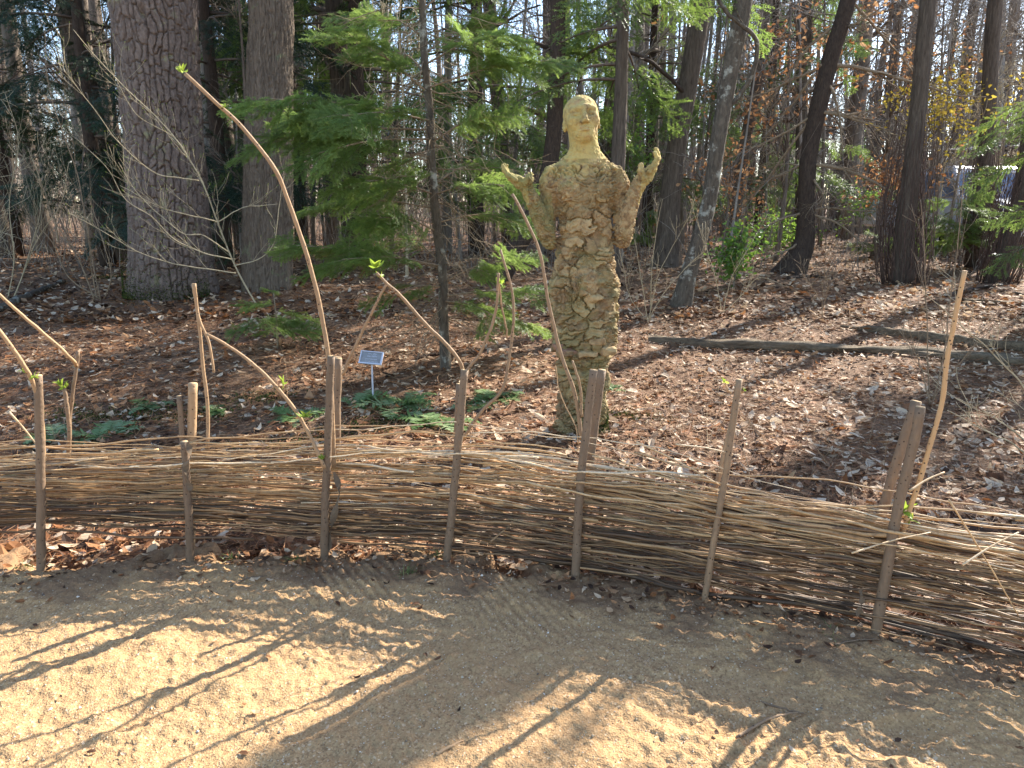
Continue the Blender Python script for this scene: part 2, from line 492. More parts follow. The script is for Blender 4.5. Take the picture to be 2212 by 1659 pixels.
m_straw = leaf_mat('pine_straw', [(0.0, (0.06, 0.025, 0.012)), (0.5, (0.27, 0.10, 0.036)), (1.0, (0.47, 0.26, 0.12))], 0.0, 0.7, 0.3)
mb = MB()
x, y = scatter(80000, 2.1, 10.5, 1.35)
n = len(x); L = R.uniform(0.06, 0.17, n); W = R.uniform(0.0009, 0.0019, n) * (0.6 + 0.12 * y); yaw = R.uniform(0, 6.28, n)
c, s = np.cos(yaw), np.sin(yaw); bend = R.normal(0, 0.12, n) * L
z0 = H(x, y) + R.uniform(0.006, 0.036, n); tl = R.normal(0, 0.22, n) * L
pts = []
for u, bz in ((-0.5, 0.0), (0.0, 1.0), (0.5, 0.0)):
    for w in (-1, 1):
        pts.append(np.stack([x + c * u * L - s * (w * W / 2 + bend * bz), y + s * u * L + c * (w * W / 2 + bend * bz), z0 + tl * (u + 0.3) + 0.01 * bz + w * W * 0.3], -1))
v = np.stack(pts, 1)
qd = np.array([[0, 2, 3, 1], [2, 4, 5, 3]])
mb.add(v.reshape(-1, 3), None, (qd[None] + (np.arange(n) * 6)[:, None, None]).reshape(-1, 4), np.repeat(R.random(n), 6))
tag(mb.build('pine_straw', m_straw, smoothed=False), 'rust coloured pine needles matted between the fallen leaves', 'pine needles', kind='stuff')
# ------------------------------------------------------------------ wattle fence
m_cane, nt, bs = new_mat('cane_bark')
v = coords(nt)
f = noise(nt, v, 60.0, 5, 0.7); f2 = noise(nt, v, 9.0, 4, 0.6)
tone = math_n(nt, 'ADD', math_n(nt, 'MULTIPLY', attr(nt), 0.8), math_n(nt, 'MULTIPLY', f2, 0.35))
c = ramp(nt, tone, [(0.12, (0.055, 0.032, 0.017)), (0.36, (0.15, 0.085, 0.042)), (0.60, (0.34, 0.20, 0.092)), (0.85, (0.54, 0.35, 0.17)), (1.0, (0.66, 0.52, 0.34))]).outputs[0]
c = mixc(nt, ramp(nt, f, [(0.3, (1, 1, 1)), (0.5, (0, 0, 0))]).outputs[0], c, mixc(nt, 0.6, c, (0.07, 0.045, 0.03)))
nt.links.new(c, bs.inputs['Base Color'])
bump(nt, bs, f, 0.6, 0.002); bs.inputs['Roughness'].default_value = 0.6; bs.inputs['Specular IOR Level'].default_value = 0.4

m_post, nt, bs = new_mat('post_bark')
v = coords(nt)
f = noise(nt, coords(nt, (60, 60, 14)), 1.0, 5, 0.7)
vo = N(nt, 'ShaderNodeTexVoronoi', Scale=55.0); nt.links.new(v, vo.inputs['Vector'])
tone = math_n(nt, 'ADD', math_n(nt, 'MULTIPLY', attr(nt), 0.7), math_n(nt, 'MULTIPLY', f, 0.4))
c = ramp(nt, tone, [(0.15, (0.085, 0.055, 0.034)), (0.45, (0.19, 0.125, 0.076)), (0.75, (0.40, 0.25, 0.132)), (1.0, (0.58, 0.34, 0.15))]).outputs[0]
dots = ramp(nt, vo.outputs['Distance'], [(0.12, (1, 1, 1)), (0.2, (0, 0, 0))]).outputs[0]
c = mixc(nt, dots, c, (0.055, 0.032, 0.02))
nt.links.new(c, bs.inputs['Base Color'])
bump(nt, bs, math_n(nt, 'ADD', f, vo.outputs['Distance']), 0.6, 0.003); bs.inputs['Roughness'].default_value = 0.7

m_cut, nt, bs = new_mat('cut_wood')
f = noise(nt, coords(nt), 120.0, 3, 0.6)
nt.links.new(ramp(nt, f, [(0.3, (0.30, 0.19, 0.10)), (0.7, (0.52, 0.37, 0.21))]).outputs[0], bs.inputs['Base Color'])

m_sprig = leaf_mat('new_leaf', [(0.0, (0.16, 0.26, 0.035)), (0.6, (0.30, 0.40, 0.05)), (1.0, (0.42, 0.46, 0.08))], 0.5, 0.5)

fence = empty('wattle_fence', (*fence_xy(FLEN / 2, 0), 0.03))
tag(fence, 'low curved wattle fence of woven brown canes between upright stakes', 'fence')

sA = [0, POST_S[0], POST_S[1], POST_S[2], POST_S[3], POST_S[4], POST_S[5], POST_S[6], FLEN]
TOPZ = lambda s: np.interp(s, sA, [0.50, 0.505, 0.51, 0.515, 0.525, 0.52, 0.50, 0.49, 0.48])
BOTZ = lambda s: np.interp(s, sA, [0.20, 0.19, 0.165, 0.085, 0.065, 0.06, 0.06, 0.06, 0.06])
SPC = 0.58

def cane_path(s0, s1, f0, f1, layer, n=None, phase=0.0, wig=0.008, arc=0.0, weave=0.0):
    n = n or max(8, int((s1 - s0) / 0.06))
    s = np.linspace(s0, s1, n); u = np.linspace(0, 1, n)
    f = f0 + (f1 - f0) * u
    z = BOTZ(s) + (TOPZ(s) - BOTZ(s)) * f + arc * np.sin(u * math.pi)
    z = z + wig * (np.sin(s * 4.1 + phase) + 0.6 * np.sin(s * 9.7 + phase * 2.3)) + 0.003 * np.sin(s * 27 + phase * 5)
    nn = 0.028 + 0.062 * layer + 0.018 * np.sin(math.pi * s / SPC + phase) + 0.004 * np.sin(s * 23 + phase)
    idx = np.interp(s, POST_S, np.arange(len(POST_S)))
    nn = np.where(weave != 0, 0.012 + 0.040 * weave * np.cos(math.pi * idx), nn)
    x, y = fence_xy(s, nn)
    return np.stack([x, y, z], -1)

thin = MB()
NC = 225
count = 0
order = R.permutation(NC)
for i in range(NC):
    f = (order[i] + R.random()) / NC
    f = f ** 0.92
    L = R.uniform(1.1, 2.7); s0 = R.uniform(-0.8, FLEN - 0.5); s1 = min(s0 + L, FLEN); s0 = max(s0, 0.0)
    if s1 - s0 < 0.35: s0 = max(0, s1 - 0.9)
    if s0 < POST_S[1] and R.random() < 0.2: s0 += 0.8; s1 = min(s1 + 0.8, FLEN)
    r = R.uniform(0.0034, 0.0076) * (1.6 if R.random() < 0.2 else 1)
    p = cane_path(s0, s1, f, np.clip(f + R.normal(0, 0.085), 0.0, 1.03), R.random(), phase=R.uniform(0, 6.28), wig=R.uniform(0.004, 0.013), weave=(R.choice([-1, 1]) if R.random() < 0.13 and r < 0.0065 else 0))
    u = np.linspace(0, 1, len(p))
    rad = r * (1 - 0.5 * (u if R.random() < 0.5 else 1 - u)) * (1 + 0.06 * np.sin(u * 40 + i))
    mb = MB(); mb.tube(p, rad, 6, np.clip(R.normal(0.15 + 0.60 * f ** 1.4, 0.20), 0.0, 1))  # tone pales with height: weathering, plus low shade and lit top edge in colour
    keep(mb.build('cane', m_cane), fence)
# thinner stalks, split ends and loose twigs between the canes
for i in range(360):
    f = R.random() ** 0.85 * 1.0
    L = R.uniform(0.35, 1.6); s0 = R.uniform(0, FLEN - 0.3); s1 = min(s0 + L, FLEN)
    if s1 < POST_S[2] and R.random() < 0.35: continue
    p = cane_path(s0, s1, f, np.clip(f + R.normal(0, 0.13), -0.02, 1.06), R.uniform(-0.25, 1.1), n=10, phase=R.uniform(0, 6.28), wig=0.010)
    thin.tube(p, np.linspace(1, 0.45, 10) * R.uniform(0.0012, 0.0032), 4, np.clip(R.normal(0.34 + 0.45 * f, 0.24), 0, 1))  # stalks share the canes' tone by height, shade coloured in below
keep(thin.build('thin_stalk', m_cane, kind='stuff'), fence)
# loose pale stalks that ride above the weave
for i in range(15):
    L = R.uniform(0.9, 2.2); s0 = R.uniform(0, FLEN - 0.6); s1 = min(s0 + L, FLEN)
    f0 = R.uniform(0.98, 1.16); f1 = R.uniform(0.9, 1.14)
    p = cane_path(s0, s1, f0, f1, R.uniform(0.2, 1.3), phase=R.uniform(0, 6.28), wig=0.012, arc=R.uniform(-0.01, 0.05))
    mb = MB(); mb.tube(p, np.linspace(1, 0.4, len(p)) * R.uniform(0.0026, 0.0055), 6, R.uniform(0.6, 1.0))
    keep(mb.build('loose_cane', m_cane), fence)
# short stray sticks leaning across the weave
for (x0, y0, x1, y1, r, a) in [(1060, 1170, 1130, 1120, .004, .55), (1375, 955, 1560, 1050, .004, .9), (1460, 960, 1600, 985, .0035, .95), (1840, 1195, 2010, 1150, .003, .9), (2080, 1220, 2200, 1150, .0035, .9), (2050, 1080, 2200, 1330, .0028, .8), (1280, 985, 1480, 1040, .0035, .9), (860, 1290, 1010, 1240, .004, .75), (20, 890, 100, 990, .004, .95), (1965, 1060, 2040, 1020, .004, .8), (600, 1280, 800, 1225, .0035, .6)]:
    Yp = float(yf(P((x0 + x1) / 2, 1250, 2.8)[0]))
    p = np.array([P(x0, y0, Yp - 0.03), P((x0 + x1) / 2, (y0 + y1) / 2 - 4, Yp + 0.02), P(x1, y1, Yp + 0.05)])
    mb = MB(); mb.tube(catmull(p, 10), np.linspace(1, 0.6, 10) * r, 6, a)
    keep(mb.build('stray_stick', m_cane), fence)

def knobbly(path, r0, r1, n, seed):
    p = catmull(path, n); u = np.linspace(0, 1, n)
    p = p + 0.0022 * np.stack([fbm(np.stack([u * 9, u * 0 + seed, u * 0 + k], -1), 2, k) for k in (1, 2, 3)], -1) * (u[:, None] > 0.02)
    node = np.exp(-((u * 6.2 + seed) % 1.0 - 0.5) ** 2 / 0.004)
    return p, (r0 + (r1 - r0) * u) * (1 + 0.10 * node + 0.03 * np.sin(u * 60 + seed))

def sprig(pos, direction, size, n, name, parent, seed):
    """a tuft of young pointed leaves"""
    rr = np.random.default_rng(seed); mb = MB()
    d0 = np.asarray(direction, float); d0 /= np.linalg.norm(d0)
    for i in range(n):
        d = d0 + rr.normal(0, 0.75, 3); d /= np.linalg.norm(d)
        sd = np.cross(d, rr.normal(0, 1, 3)); sd /= np.linalg.norm(sd); up = np.cross(sd, d)
        L = size * rr.uniform(0.6, 1.2); W = L * rr.uniform(0.16, 0.26)
        rows_ = []
        for u, w in ((0, 0.12), (0.25, 0.75), (0.5, 1.0), (0.78, 0.6), (1.0, 0.05)):
            cpt = np.asarray(pos) + d * L * u - up * L * 0.25 * u * u
            rows_.append([cpt - sd * W * w + up * W * 0.3 * w, cpt, cpt + sd * W * w + up * W * 0.3 * w])
        mb.grid(np.array(rows_), rr.uniform(0.2, 1))
    return keep(mb.build(name, m_sprig, smoothed=False), parent)

def stake(base, tp, r0, r1, tone, lean_y=0.03, name='post', behind=0.0, seed=1, cut=True, bury=0.08, mid=None):
    b = G(*base); Yb = b[1] + behind
    p0 = P(base[0], base[1], Yb) if behind else np.array([b[0], b[1], b[2]])
    if behind: p0 = P(base[0], base[1], Yb)
    t = P(tp[0], tp[1], Yb + lean_y)
    pts = [p0 - (t - p0) / np.linalg.norm(t - p0) * bury] + ([P(mid[0], mid[1], Yb + lean_y / 2)] if mid else [p0 * 0.5 + t * 0.5 + np.array([0.006, 0, 0])]) + [t]
    p, r = knobbly(np.array(pts), r0, r1, 26, seed)
    mb = MB(); mb.tube(p, r, 10, tone)
    o = keep(mb.build(name, m_post), fence)
    if cut:
        d = (p[-1] - p[-2]); d /= np.linalg.norm(d)
        mb = MB(); mb.tube(np.array([p[-1] - d * 0.002, p[-1] + d * 0.002]), r[-1] * 0.96, 10)
        c = mb.build('cut_end', m_cut); c.parent = o
    return o

stake((88, 1262), (82, 812), .0175, .0165, .30, seed=1)
stake((410, 1245), (398, 955), .0165, .0150, .22, seed=2)
stake((700, 1232), (716, 770), .0175, .0150, .22, seed=3, mid=(706, 1000))
stake((962, 1235), (1003, 800), .0185, .0160, .34, seed=4, mid=(990, 960))
stake((1242, 1275), (1283, 800), .0180, .0155, .32, seed=5, mid=(1254, 1040))
stake((1515, 1325), (1597, 822), .0125, .0115, .48, seed=6)
stake((1888, 1400), (1990, 880), .0190, .0160, .34, seed=7, mid=(1930, 1150))
# second stakes set behind the weave, and the split stubs
for (b, t, r, tn, bh, sd) in [((412, 1110), (416, 828), .0185, .72, .15, 11), ((398, 1000), (388, 855), .011, .30, .13, 12), ((725, 1060), (731, 775), .0150, .36, .16, 13), ((985, 960), (990, 830), .0110, .30, .14, 14), ((1270, 1030), (1300, 800), .0165, .34, .19, 15), ((1545, 1060), (1592, 872), .0100, .62, .20, 16), ((1905, 1105), (1978, 866), .0175, .36, .26, 17)]:
    Yb = float(yf(P(b[0], b[1], 2.7)[0])) + bh
    p0, t1 = P(b[0], b[1], Yb), P(t[0], t[1], Yb + 0.02)
    dd = (t1 - p0) / np.linalg.norm(t1 - p0)
    k = (p0[2] + 0.05) / dd[2]
    p, r_ = knobbly(np.array([p0 - dd * k, p0, t1]), r * 1.05, r, 22, sd)
    mb = MB(); mb.tube(p, r_, 10, tn); o = keep(mb.build('back_post', m_post), fence)
    mb = MB(); mb.tube(np.array([p[-1] - dd * 0.002, p[-1] + dd * 0.002]), r * 0.96, 10)
    c = mb.build('cut_end', m_cut); c.parent = o
# an end post out of the picture that carries the last panel
for s_ in (0.12, FLEN - 0.1):
    x, y = fence_xy(s_, 0.0)
    p, r_ = knobbly(np.array([[x, y, -0.05], [x, y, 0.3], [x + 0.02, y, 0.7]]), .018, .016, 16, 3)
    mb = MB(); mb.tube(p, r_, 10, .3); keep(mb.build('post', m_post), fence)

# live shoots springing from the stakes
shoots = [
    ([(722, 1010), (712, 800), (688, 650), (660, 540), (620, 430), (590, 360), (520, 270), (470, 225), (398, 160)], 2.97, 2.80, .0105, .0068, .62, [((396, 155), 0.030, 9), ((486, 232), 0.018, 6)]),
    ([(96, 1000), (88, 900), (72, 830), (42, 775), (-20, 690)], 2.88, 2.70, .0095, .0075, .72, [((75, 815), 0.024, 7), ((48, 800), 0.02, 5)]),
    ([(165, 790), (150, 770), (70, 700), (-20, 620)], 3.02, 2.80, .0068, .0058, .80, []),
    ([(146, 1000), (150, 930), (138, 838)], 3.02, 3.02, .0095, .0080, .42, [((134, 832), 0.034, 10), ((142, 838), 0.03, 8)]),
    ([(148, 1000), (152, 900), (160, 830), (170, 760)], 3.05, 3.05, .0080, .0070, .40, []),
    ([(448, 1000), (447, 880), (436, 760), (418, 612)], 3.02, 2.98, .0080, .0060, .68, []),
    ([(462, 805), (452, 740), (428, 680), (421, 612)], 2.99, 2.98, .0048, .0058, .68, []),
    ([(702, 1010), (650, 905), (585, 822), (500, 752), (445, 720)], 2.90, 2.84, .0085, .0055, .66, [((660, 900), 0.04, 9), ((610, 830), 0.035, 7), ((700, 990), 0.03, 6)]),
    ([(1003, 810), (985, 770), (920, 700), (870, 645), (812, 588)], 2.95, 2.85, .0080, .0055, .55, [((812, 578), 0.040, 9), ((820, 600), 0.03, 5)]),
    ([(1003, 810), (1040, 755), (1068, 680), (1078, 590)], 2.95, 2.90, .0070, .0050, .55, [((1078, 610), 0.03, 6), ((1052, 718), 0.02, 4)]),
    ([(740, 810), (770, 740), (800, 680), (835, 612)], 3.05, 3.02, .0068, .0055, .60, []),
    ([(1000, 950), (1040, 890), (1085, 840), (1105, 740), (1108, 640), (1082, 540)], 3.00, 3.02, .0072, .0050, .50, []),
    ([(1256, 950), (1240, 850), (1210, 760), (1185, 650), (1170, 560), (1140, 480), (1107, 420)], 2.84, 2.80, .0085, .0052, .52, []),
    ([(1258, 900), (1252, 830), (1236, 780)], 2.83, 2.82, .0060, .0045, .58, []),
    ([(1250, 960), (1242, 920), (1210, 850), (1200, 790)], 2.85, 2.90, .0028, .0015, .85, []),
    ([(1948, 1160), (1972, 1080), (2000, 990), (2032, 880), (2052, 740), (2086, 585)], 2.36, 2.30, .0085, .0072, .98, [((1950, 1105), 0.045, 9), ((1965, 1125), 0.035, 6)]),
    ([(1580, 850), (1572, 842), (1567, 828)], 2.60, 2.60, .0035, .0030, .9, [((1565, 826), 0.022, 7)]),
    ([(1590, 846), (1600, 848), (1608, 845)], 2.60, 2.60, .0035, .0030, .9, [((1608, 845), 0.016, 4)]),
    ([(1075, 590), (1082, 650), (1092, 700), (1096, 730)], 2.92, 2.98, .0042, .0035, .6, []),
]
for i, (pp, y0, y1, r0, r1, tn, sp) in enumerate(shoots):
    p, r_ = knobbly(path_px(pp, y0, y1), r0, r1, max(14, len(pp) * 6), 20 + i)
    mb = MB(); mb.tube(p, r_, 8, tn); o = keep(mb.build('shoot', m_post), fence)
    for j, (c_, sz, n_) in enumerate(sp):
        k = np.argmin(np.abs(p[:, 2] - P(c_[0], c_[1], (y0 + y1) / 2)[2]))
        q_ = P(c_[0], c_[1], p[k, 1])
        s_ = sprig(q_, (R.normal(0, .3), -0.2, 1), sz, n_, 'leaf_sprig', fence, 100 + i * 7 + j)
        s_.parent = o; s_.location = (0, 0, 0); 
# withered leaves caught on two of the stakes
m_with = leaf_mat('withered', [(0, (0.07, 0.05, 0.035)), (1, (0.22, 0.16, 0.10))], 0.1, 0.8)
for (pts, w) in [([(722, 1020), (733, 1060), (722, 1110), (712, 1160), (704, 1200)], .012), ([(405, 955), (412, 985), (400, 1010), (412, 1060)], .011), ([(1860, 1270), (1862, 1300), (1855, 1330)], .010)]:
    Yp = float(yf(P(pts[0][0], 1230, 2.85)[0])) - 0.03
    c = catmull(path_px(pts, Yp), 26); u = np.linspace(0, 1, 26)
    wd = w * (0.35 + np.abs(np.sin(u * 9))); tw = u * 7
    off = np.stack([np.cos(tw), 0.7 * np.sin(tw), 0.3 * np.sin(tw * 2)], -1) * wd[:, None]
    mb = MB(); mb.grid(np.stack([c - off, c + 0.3 * off[:, [1, 0, 2]], c + off], 1), 0.4)
    keep(mb.build('withered_leaf', m_with), fence)
# ------------------------------------------------------------------ statue of cracked clay
ST = G(1258, 944)
SY = ST[1] + 0.12
def S(px, py, dy=0.0):
    return P(px, py, SY + dy) - np.array([ST[0], SY, ST[2]])
PXM = float(np.linalg.norm(S(1270, 500) - S(1260, 500)) / 10)         # metres for one unit at the statue

hv = 0.0045
lo = np.array([-0.62, -0.36, -0.10]); hi = np.array([0.62, 0.27, 2.34])
dim = np.ceil((hi - lo) / hv).astype(int) + 1
ax = [lo[k] + hv * np.arange(dim[k]) for k in range(3)]
FIELD = np.full(dim, 0.2, np.float32)

def op(func, b0, b1, k=0.02, sub=False):
    """blend a shape into the field inside its own box"""
    pad = k + 0.03
    i0 = np.clip(np.floor((np.asarray(b0) - pad - lo) / hv).astype(int), 0, dim - 1)
    i1 = np.clip(np.ceil((np.asarray(b1) + pad - lo) / hv).astype(int) + 1, 1, dim)
    x = ax[0][i0[0]:i1[0], None, None]; y = ax[1][None, i0[1]:i1[1], None]; z = ax[2][None, None, i0[2]:i1[2]]
    d = np.asarray(func(x, y, z), np.float32)
    F_ = FIELD[i0[0]:i1[0], i0[1]:i1[1], i0[2]:i1[2]]
    a = F_ if not sub else -F_
    hh = np.clip(0.5 + 0.5 * (a - d) / k, 0, 1)
    r = a + (d - a) * hh - k * hh * (1 - hh)
    F_[...] = r if not sub else -r

def cone(a, b, ra, rb, k=0.02, sub=False):
    a = np.asarray(a, float); b = np.asarray(b, float); ab = b - a; l2 = ab @ ab
    def f(x, y, z):
        t = np.clip(((x - a[0]) * ab[0] + (y - a[1]) * ab[1] + (z - a[2]) * ab[2]) / l2, 0, 1)
        return np.sqrt((x - a[0] - ab[0] * t) ** 2 + (y - a[1] - ab[1] * t) ** 2 + (z - a[2] - ab[2] * t) ** 2) - (ra + (rb - ra) * t)
    m = max(ra, rb)
    op(f, np.minimum(a, b) - m, np.maximum(a, b) + m, k, sub)

def chain(pts, rad, k=0.02, sub=False):
    for i in range(len(pts) - 1): cone(pts[i], pts[i + 1], rad[i], rad[i + 1], k, sub)

def loft(rowsL, k, exp=2.4, zcut=None):
    """rows of (py, left px, right px, depth half, depth centre)"""
    zs = np.array([S(1260, r[0])[2] for r in rowsL]); o_ = np.argsort(zs)
    cx = np.array([(S(r[1], r[0])[0] + S(r[2], r[0])[0]) / 2 for r in rowsL])[o_]
    aa = np.array([(S(r[2], r[0])[0] - S(r[1], r[0])[0]) / 2 for r in rowsL])[o_]
    bb = np.array([r[3] for r in rowsL])[o_]; cy = np.array([r[4] for r in rowsL])[o_]; zs = zs[o_]
    def f(x, y, z):
        C_, A_, B_, D_ = (np.interp(z, zs, w) for w in (cx, aa, bb, cy))
        rr_ = (np.abs((x - C_) / A_) ** exp + np.abs((y - D_) / B_) ** exp) ** (1 / exp)
        d = (rr_ - 1) * np.minimum(A_, B_)
        return np.maximum(d, np.maximum(zs[0] - z, z - zs[-1]))
    m = aa.max()
    op(f, [cx.min() - m, -0.2, zs[0]], [cx.max() + m, 0.2, zs[-1]], k)
    return f

torso_rows = [(350, 1228, 1296, .070, .01), (356, 1206, 1318, .090, .01), (364, 1190, 1334, .104, .01), (390, 1188, 1332, .122, .005), (430, 1201, 1323, .126, 0), (480, 1206, 1320, .120, .0), (522, 1206, 1324, .115, 0), (560, 1198, 1329, .125, 0), (620, 1187, 1336, .145, 0), (700, 1190, 1334, .145, 0), (752, 1194, 1330, .140, 0), (768, 1199, 1326, .132, 0)]
ped_rows = [(760, 1206, 1316, .112, .0), (791, 1203, 1318, .115, .0), (850, 1207, 1312, .112, .0), (905, 1199, 1312, .125, .0), (940, 1188, 1316, .150, .0), (965, 1184, 1320, .158, .0)]
f_torso = loft(torso_rows, 0.03)
loft(ped_rows, 0.006, 2.2)
# chest, belly and buttock fullness
for (px, py, dy, r) in [(1228, 408, -.060, .075), (1294, 408, -.060, .075), (1262, 610, -.055, .11)]:
    c = S(px, py, dy); cone(c, c + [0.001, 0, 0], r, r, 0.06)
# neck
chain([S(1258, 285, .01), S(1262, 325, .005), S(1263, 352, .01)], [.078, .083, .105], 0.035)
for xs_ in (1212, 1312):
    cone(S(1262, 330, .015), S(xs_, 366, .012), .052, .048, 0.045)
# shoulders and arms
arms = []
for up, fo in ((([(1192, 378), (1186, 400), (1185, 455), (1187, 520)], [.060, .062, .050, .044]), ([(1188, 520), (1180, 500), (1163, 460), (1147, 425), (1138, 404)], [.057, .062, .055, .047, .039])), (([(1330, 378), (1337, 400), (1339, 455), (1343, 520)], [.060, .062, .050, .044]), ([(1344, 518), (1348, 500), (1356, 460), (1369, 420), (1381, 396)], [.057, .063, .056, .048, .043]))):
    chain([S(*p, 0.0) for p in up[0][:3]], up[1][:3], 0.028); chain([S(*p, -0.01) for p in up[0][2:]], up[1][2:], 0.008)
    dys = [-.02, -.04, -.065, -.085, -.095]
    chain([S(*p, d) for p, d in zip(*[fo[0], dys])], fo[1], 0.006)
# hand on the viewer's left: palm up, four fingers bent upwards, thumb at the side
chain([S(1136, 402, -.095), S(1122, 394, -.095), S(1106, 384, -.095)], [.039, .037, .031], 0.02)
for j in range(4):
    dy = -.148 + .036 * j; e = [0, 3, 2, -3][j]
    chain([S(1114, 388, dy), S(1098, 379 - 0.5 * j, dy), S(1089 + 1.2 * j, 368 - 0.5 * j, dy), S(1086 + 3.2 * j, 357 - e * 0.6, dy)], [.0205, .0175, .0152, .0120], 0.006)
chain([S(1134, 394, -.135), S(1143, 386, -.15), S(1147, 377, -.145)], [.029, .029, .022], 0.008)
# hand on the viewer's right: fingers up, palm turned inwards
chain([S(1382, 394, -.095), S(1394, 382, -.095), S(1408, 364, -.092)], [.043, .041, .034], 0.02)
for j in range(4):
    dy = -.142 + .035 * j; e = [8, 0, 3, 9][j]
    chain([S(1404, 370, dy), S(1415 + j * 0.8, 352, dy), S(1420 + j * 0.9, 338 + e * 0.5, dy), S(1415 + j * 2.4, 322 + e, dy)], [.0215, .0190, .0170, .0130], 0.006)
chain([S(1388, 384, -.13), S(1384, 370, -.145), S(1384, 357, -.14)], [.029, .0235, .0175], 0.008)
# head, in its own turned frame
hc = S(1256, 258, -.012)
yw, pt, rl = math.radians(4), math.radians(-9), math.radians(6)
def rx(a): return np.array([[1, 0, 0], [0, math.cos(a), -math.sin(a)], [0, math.sin(a), math.cos(a)]])
def ry_(a): return np.array([[math.cos(a), 0, math.sin(a)], [0, 1, 0], [-math.sin(a), 0, math.cos(a)]])
def rz(a): return np.array([[math.cos(a), -math.sin(a), 0], [math.sin(a), math.cos(a), 0], [0, 0, 1]])
HR = rz(yw) @ ry_(-rl) @ rx(pt)
hs = 1.06
def hp(x, y, z): return hc + HR @ (np.array([x, y, z]) * hs)
def hell(c, r, k=0.02, sub=False):
    c = np.asarray(c, float); r = np.asarray(r, float)
    def f(x, y, z):
        q0 = (HR[0, 0] * (x - hc[0]) + HR[1, 0] * (y - hc[1]) + HR[2, 0] * (z - hc[2])) / hs - c[0]
        q1 = (HR[0, 1] * (x - hc[0]) + HR[1, 1] * (y - hc[1]) + HR[2, 1] * (z - hc[2])) / hs - c[1]
        q2 = (HR[0, 2] * (x - hc[0]) + HR[1, 2] * (y - hc[1]) + HR[2, 2] * (z - hc[2])) / hs - c[2]
        n_ = np.sqrt((q0 / r[0]) ** 2 + (q1 / r[1]) ** 2 + (q2 / r[2]) ** 2)
        return (n_ - 1) * r.min() * hs
    w = hp(*c); m = r.max() * hs
    op(f, w - m, w + m, k, sub)
def hcone(a, b, ra, rb, k=0.01, sub=False): cone(hp(*a), hp(*b), ra * hs, rb * hs, k, sub)
hell((0, .012, .030), (.101, .122, .105), 0.02)
hell((0, -.022, -.050), (.079, .088, .093), 0.05)
hell((0, -.070, -.108), (.036, .030, .028), 0.035)
for s_ in (-1, 1):
    hell((.054 * s_, -.070, -.022), (.030, .030, .028), 0.035)
    hcone((.008 * s_, -.108, .036), (.064 * s_, -.086, .034), .0135, .011, 0.018)
    hell((.038 * s_, -.122, .006), (.029, .026, .0175), 0.014, True)
    hell((.038 * s_, -.087, .004), (.022, .019, .016), 0.006)
    hcone((.018 * s_, -.109, -.003), (.058 * s_, -.096, -.004), .0036, .0030, 0.003, True)
    hell((.099 * s_, .012, -.026), (.0125, .024, .035), 0.008)
    hell((.1105 * s_, .004, -.022), (.0055, .013, .021), 0.006, True)
    hell((.0165 * s_, -.119, -.042), (.0115, .013, .0095), 0.008)
hcone((0, -.108, .028), (0, -.138, -.034), .0115, .0155, 0.012)
hell((0, -.132, -.041), (.015, .013, .0105), 0.008)
for s_ in (-1, 1):
    hcone((0, -.117, -.070), (.042 * s_, -.092, -.076), .0078, .0035, 0.008)
    hcone((0, -.116, -.086), (.036 * s_, -.095, -.083), .0092, .0045, 0.008)
    hcone((0, -.127, -.0775), (.046 * s_, -.094, -.0800), .0046, .0040, 0.003, True)

def surface_nets(F_):
    """a quad surface where the field crosses zero"""
    I = F_ < 0
    c = np.zeros(np.array(F_.shape) - 1, np.uint8)
    for dx in (0, 1):
        for dy in (0, 1):
            for dz in (0, 1):
                c += I[dx:c.shape[0] + dx, dy:c.shape[1] + dy, dz:c.shape[2] + dz]
    cells = np.argwhere((c > 0) & (c < 8))
    idx = np.full(c.shape, -1, np.int32); idx[tuple(cells.T)] = np.arange(len(cells))
    acc = np.zeros((len(cells), 3)); cnt = np.zeros(len(cells))
    corners = [(a, b, d) for a in (0, 1) for b in (0, 1) for d in (0, 1)]
    vals = {k: F_[cells[:, 0] + k[0], cells[:, 1] + k[1], cells[:, 2] + k[2]] for k in corners}
    for k in corners:
        for ax_ in range(3):
            if k[ax_] == 0:
                k2 = list(k); k2[ax_] = 1; k2 = tuple(k2)
                a, b = vals[k], vals[k2]
                m = (a < 0) != (b < 0)
                t = a[m] / (a[m] - b[m])
                pt_ = np.tile(np.array(k, float), (m.sum(), 1)); pt_[:, ax_] = t
                acc[m] += pt_; cnt[m] += 1
    V = (cells + acc / cnt[:, None]) * hv + lo
    quads = []
    for ax_ in range(3):
        sl0 = [slice(1, -1)] * 3; sl0[ax_] = slice(0, -1); sl1 = list(sl0); sl1[ax_] = slice(1, None)
        a, b = I[tuple(sl0)], I[tuple(sl1)]
        e = np.argwhere(a != b)
        off = np.ones(3, int); off[ax_] = 0
        e = e + off
        u_, w_ = [(1, 2), (2, 0), (0, 1)][ax_]
        du = np.zeros(3, int); du[u_] = 1; dw = np.zeros(3, int); dw[w_] = 1
        q4 = np.stack([idx[tuple((e - du - dw).T)], idx[tuple((e - dw).T)], idx[tuple(e.T)], idx[tuple((e - du).T)]], -1)
        inside = I[tuple(e.T)]
        q4[~inside] = q4[~inside][:, ::-1]
        quads.append(q4)
    qd = np.concatenate(quads)
    return V, qd[(qd >= 0).all(1)]

SV, SQ = surface_nets(FIELD)
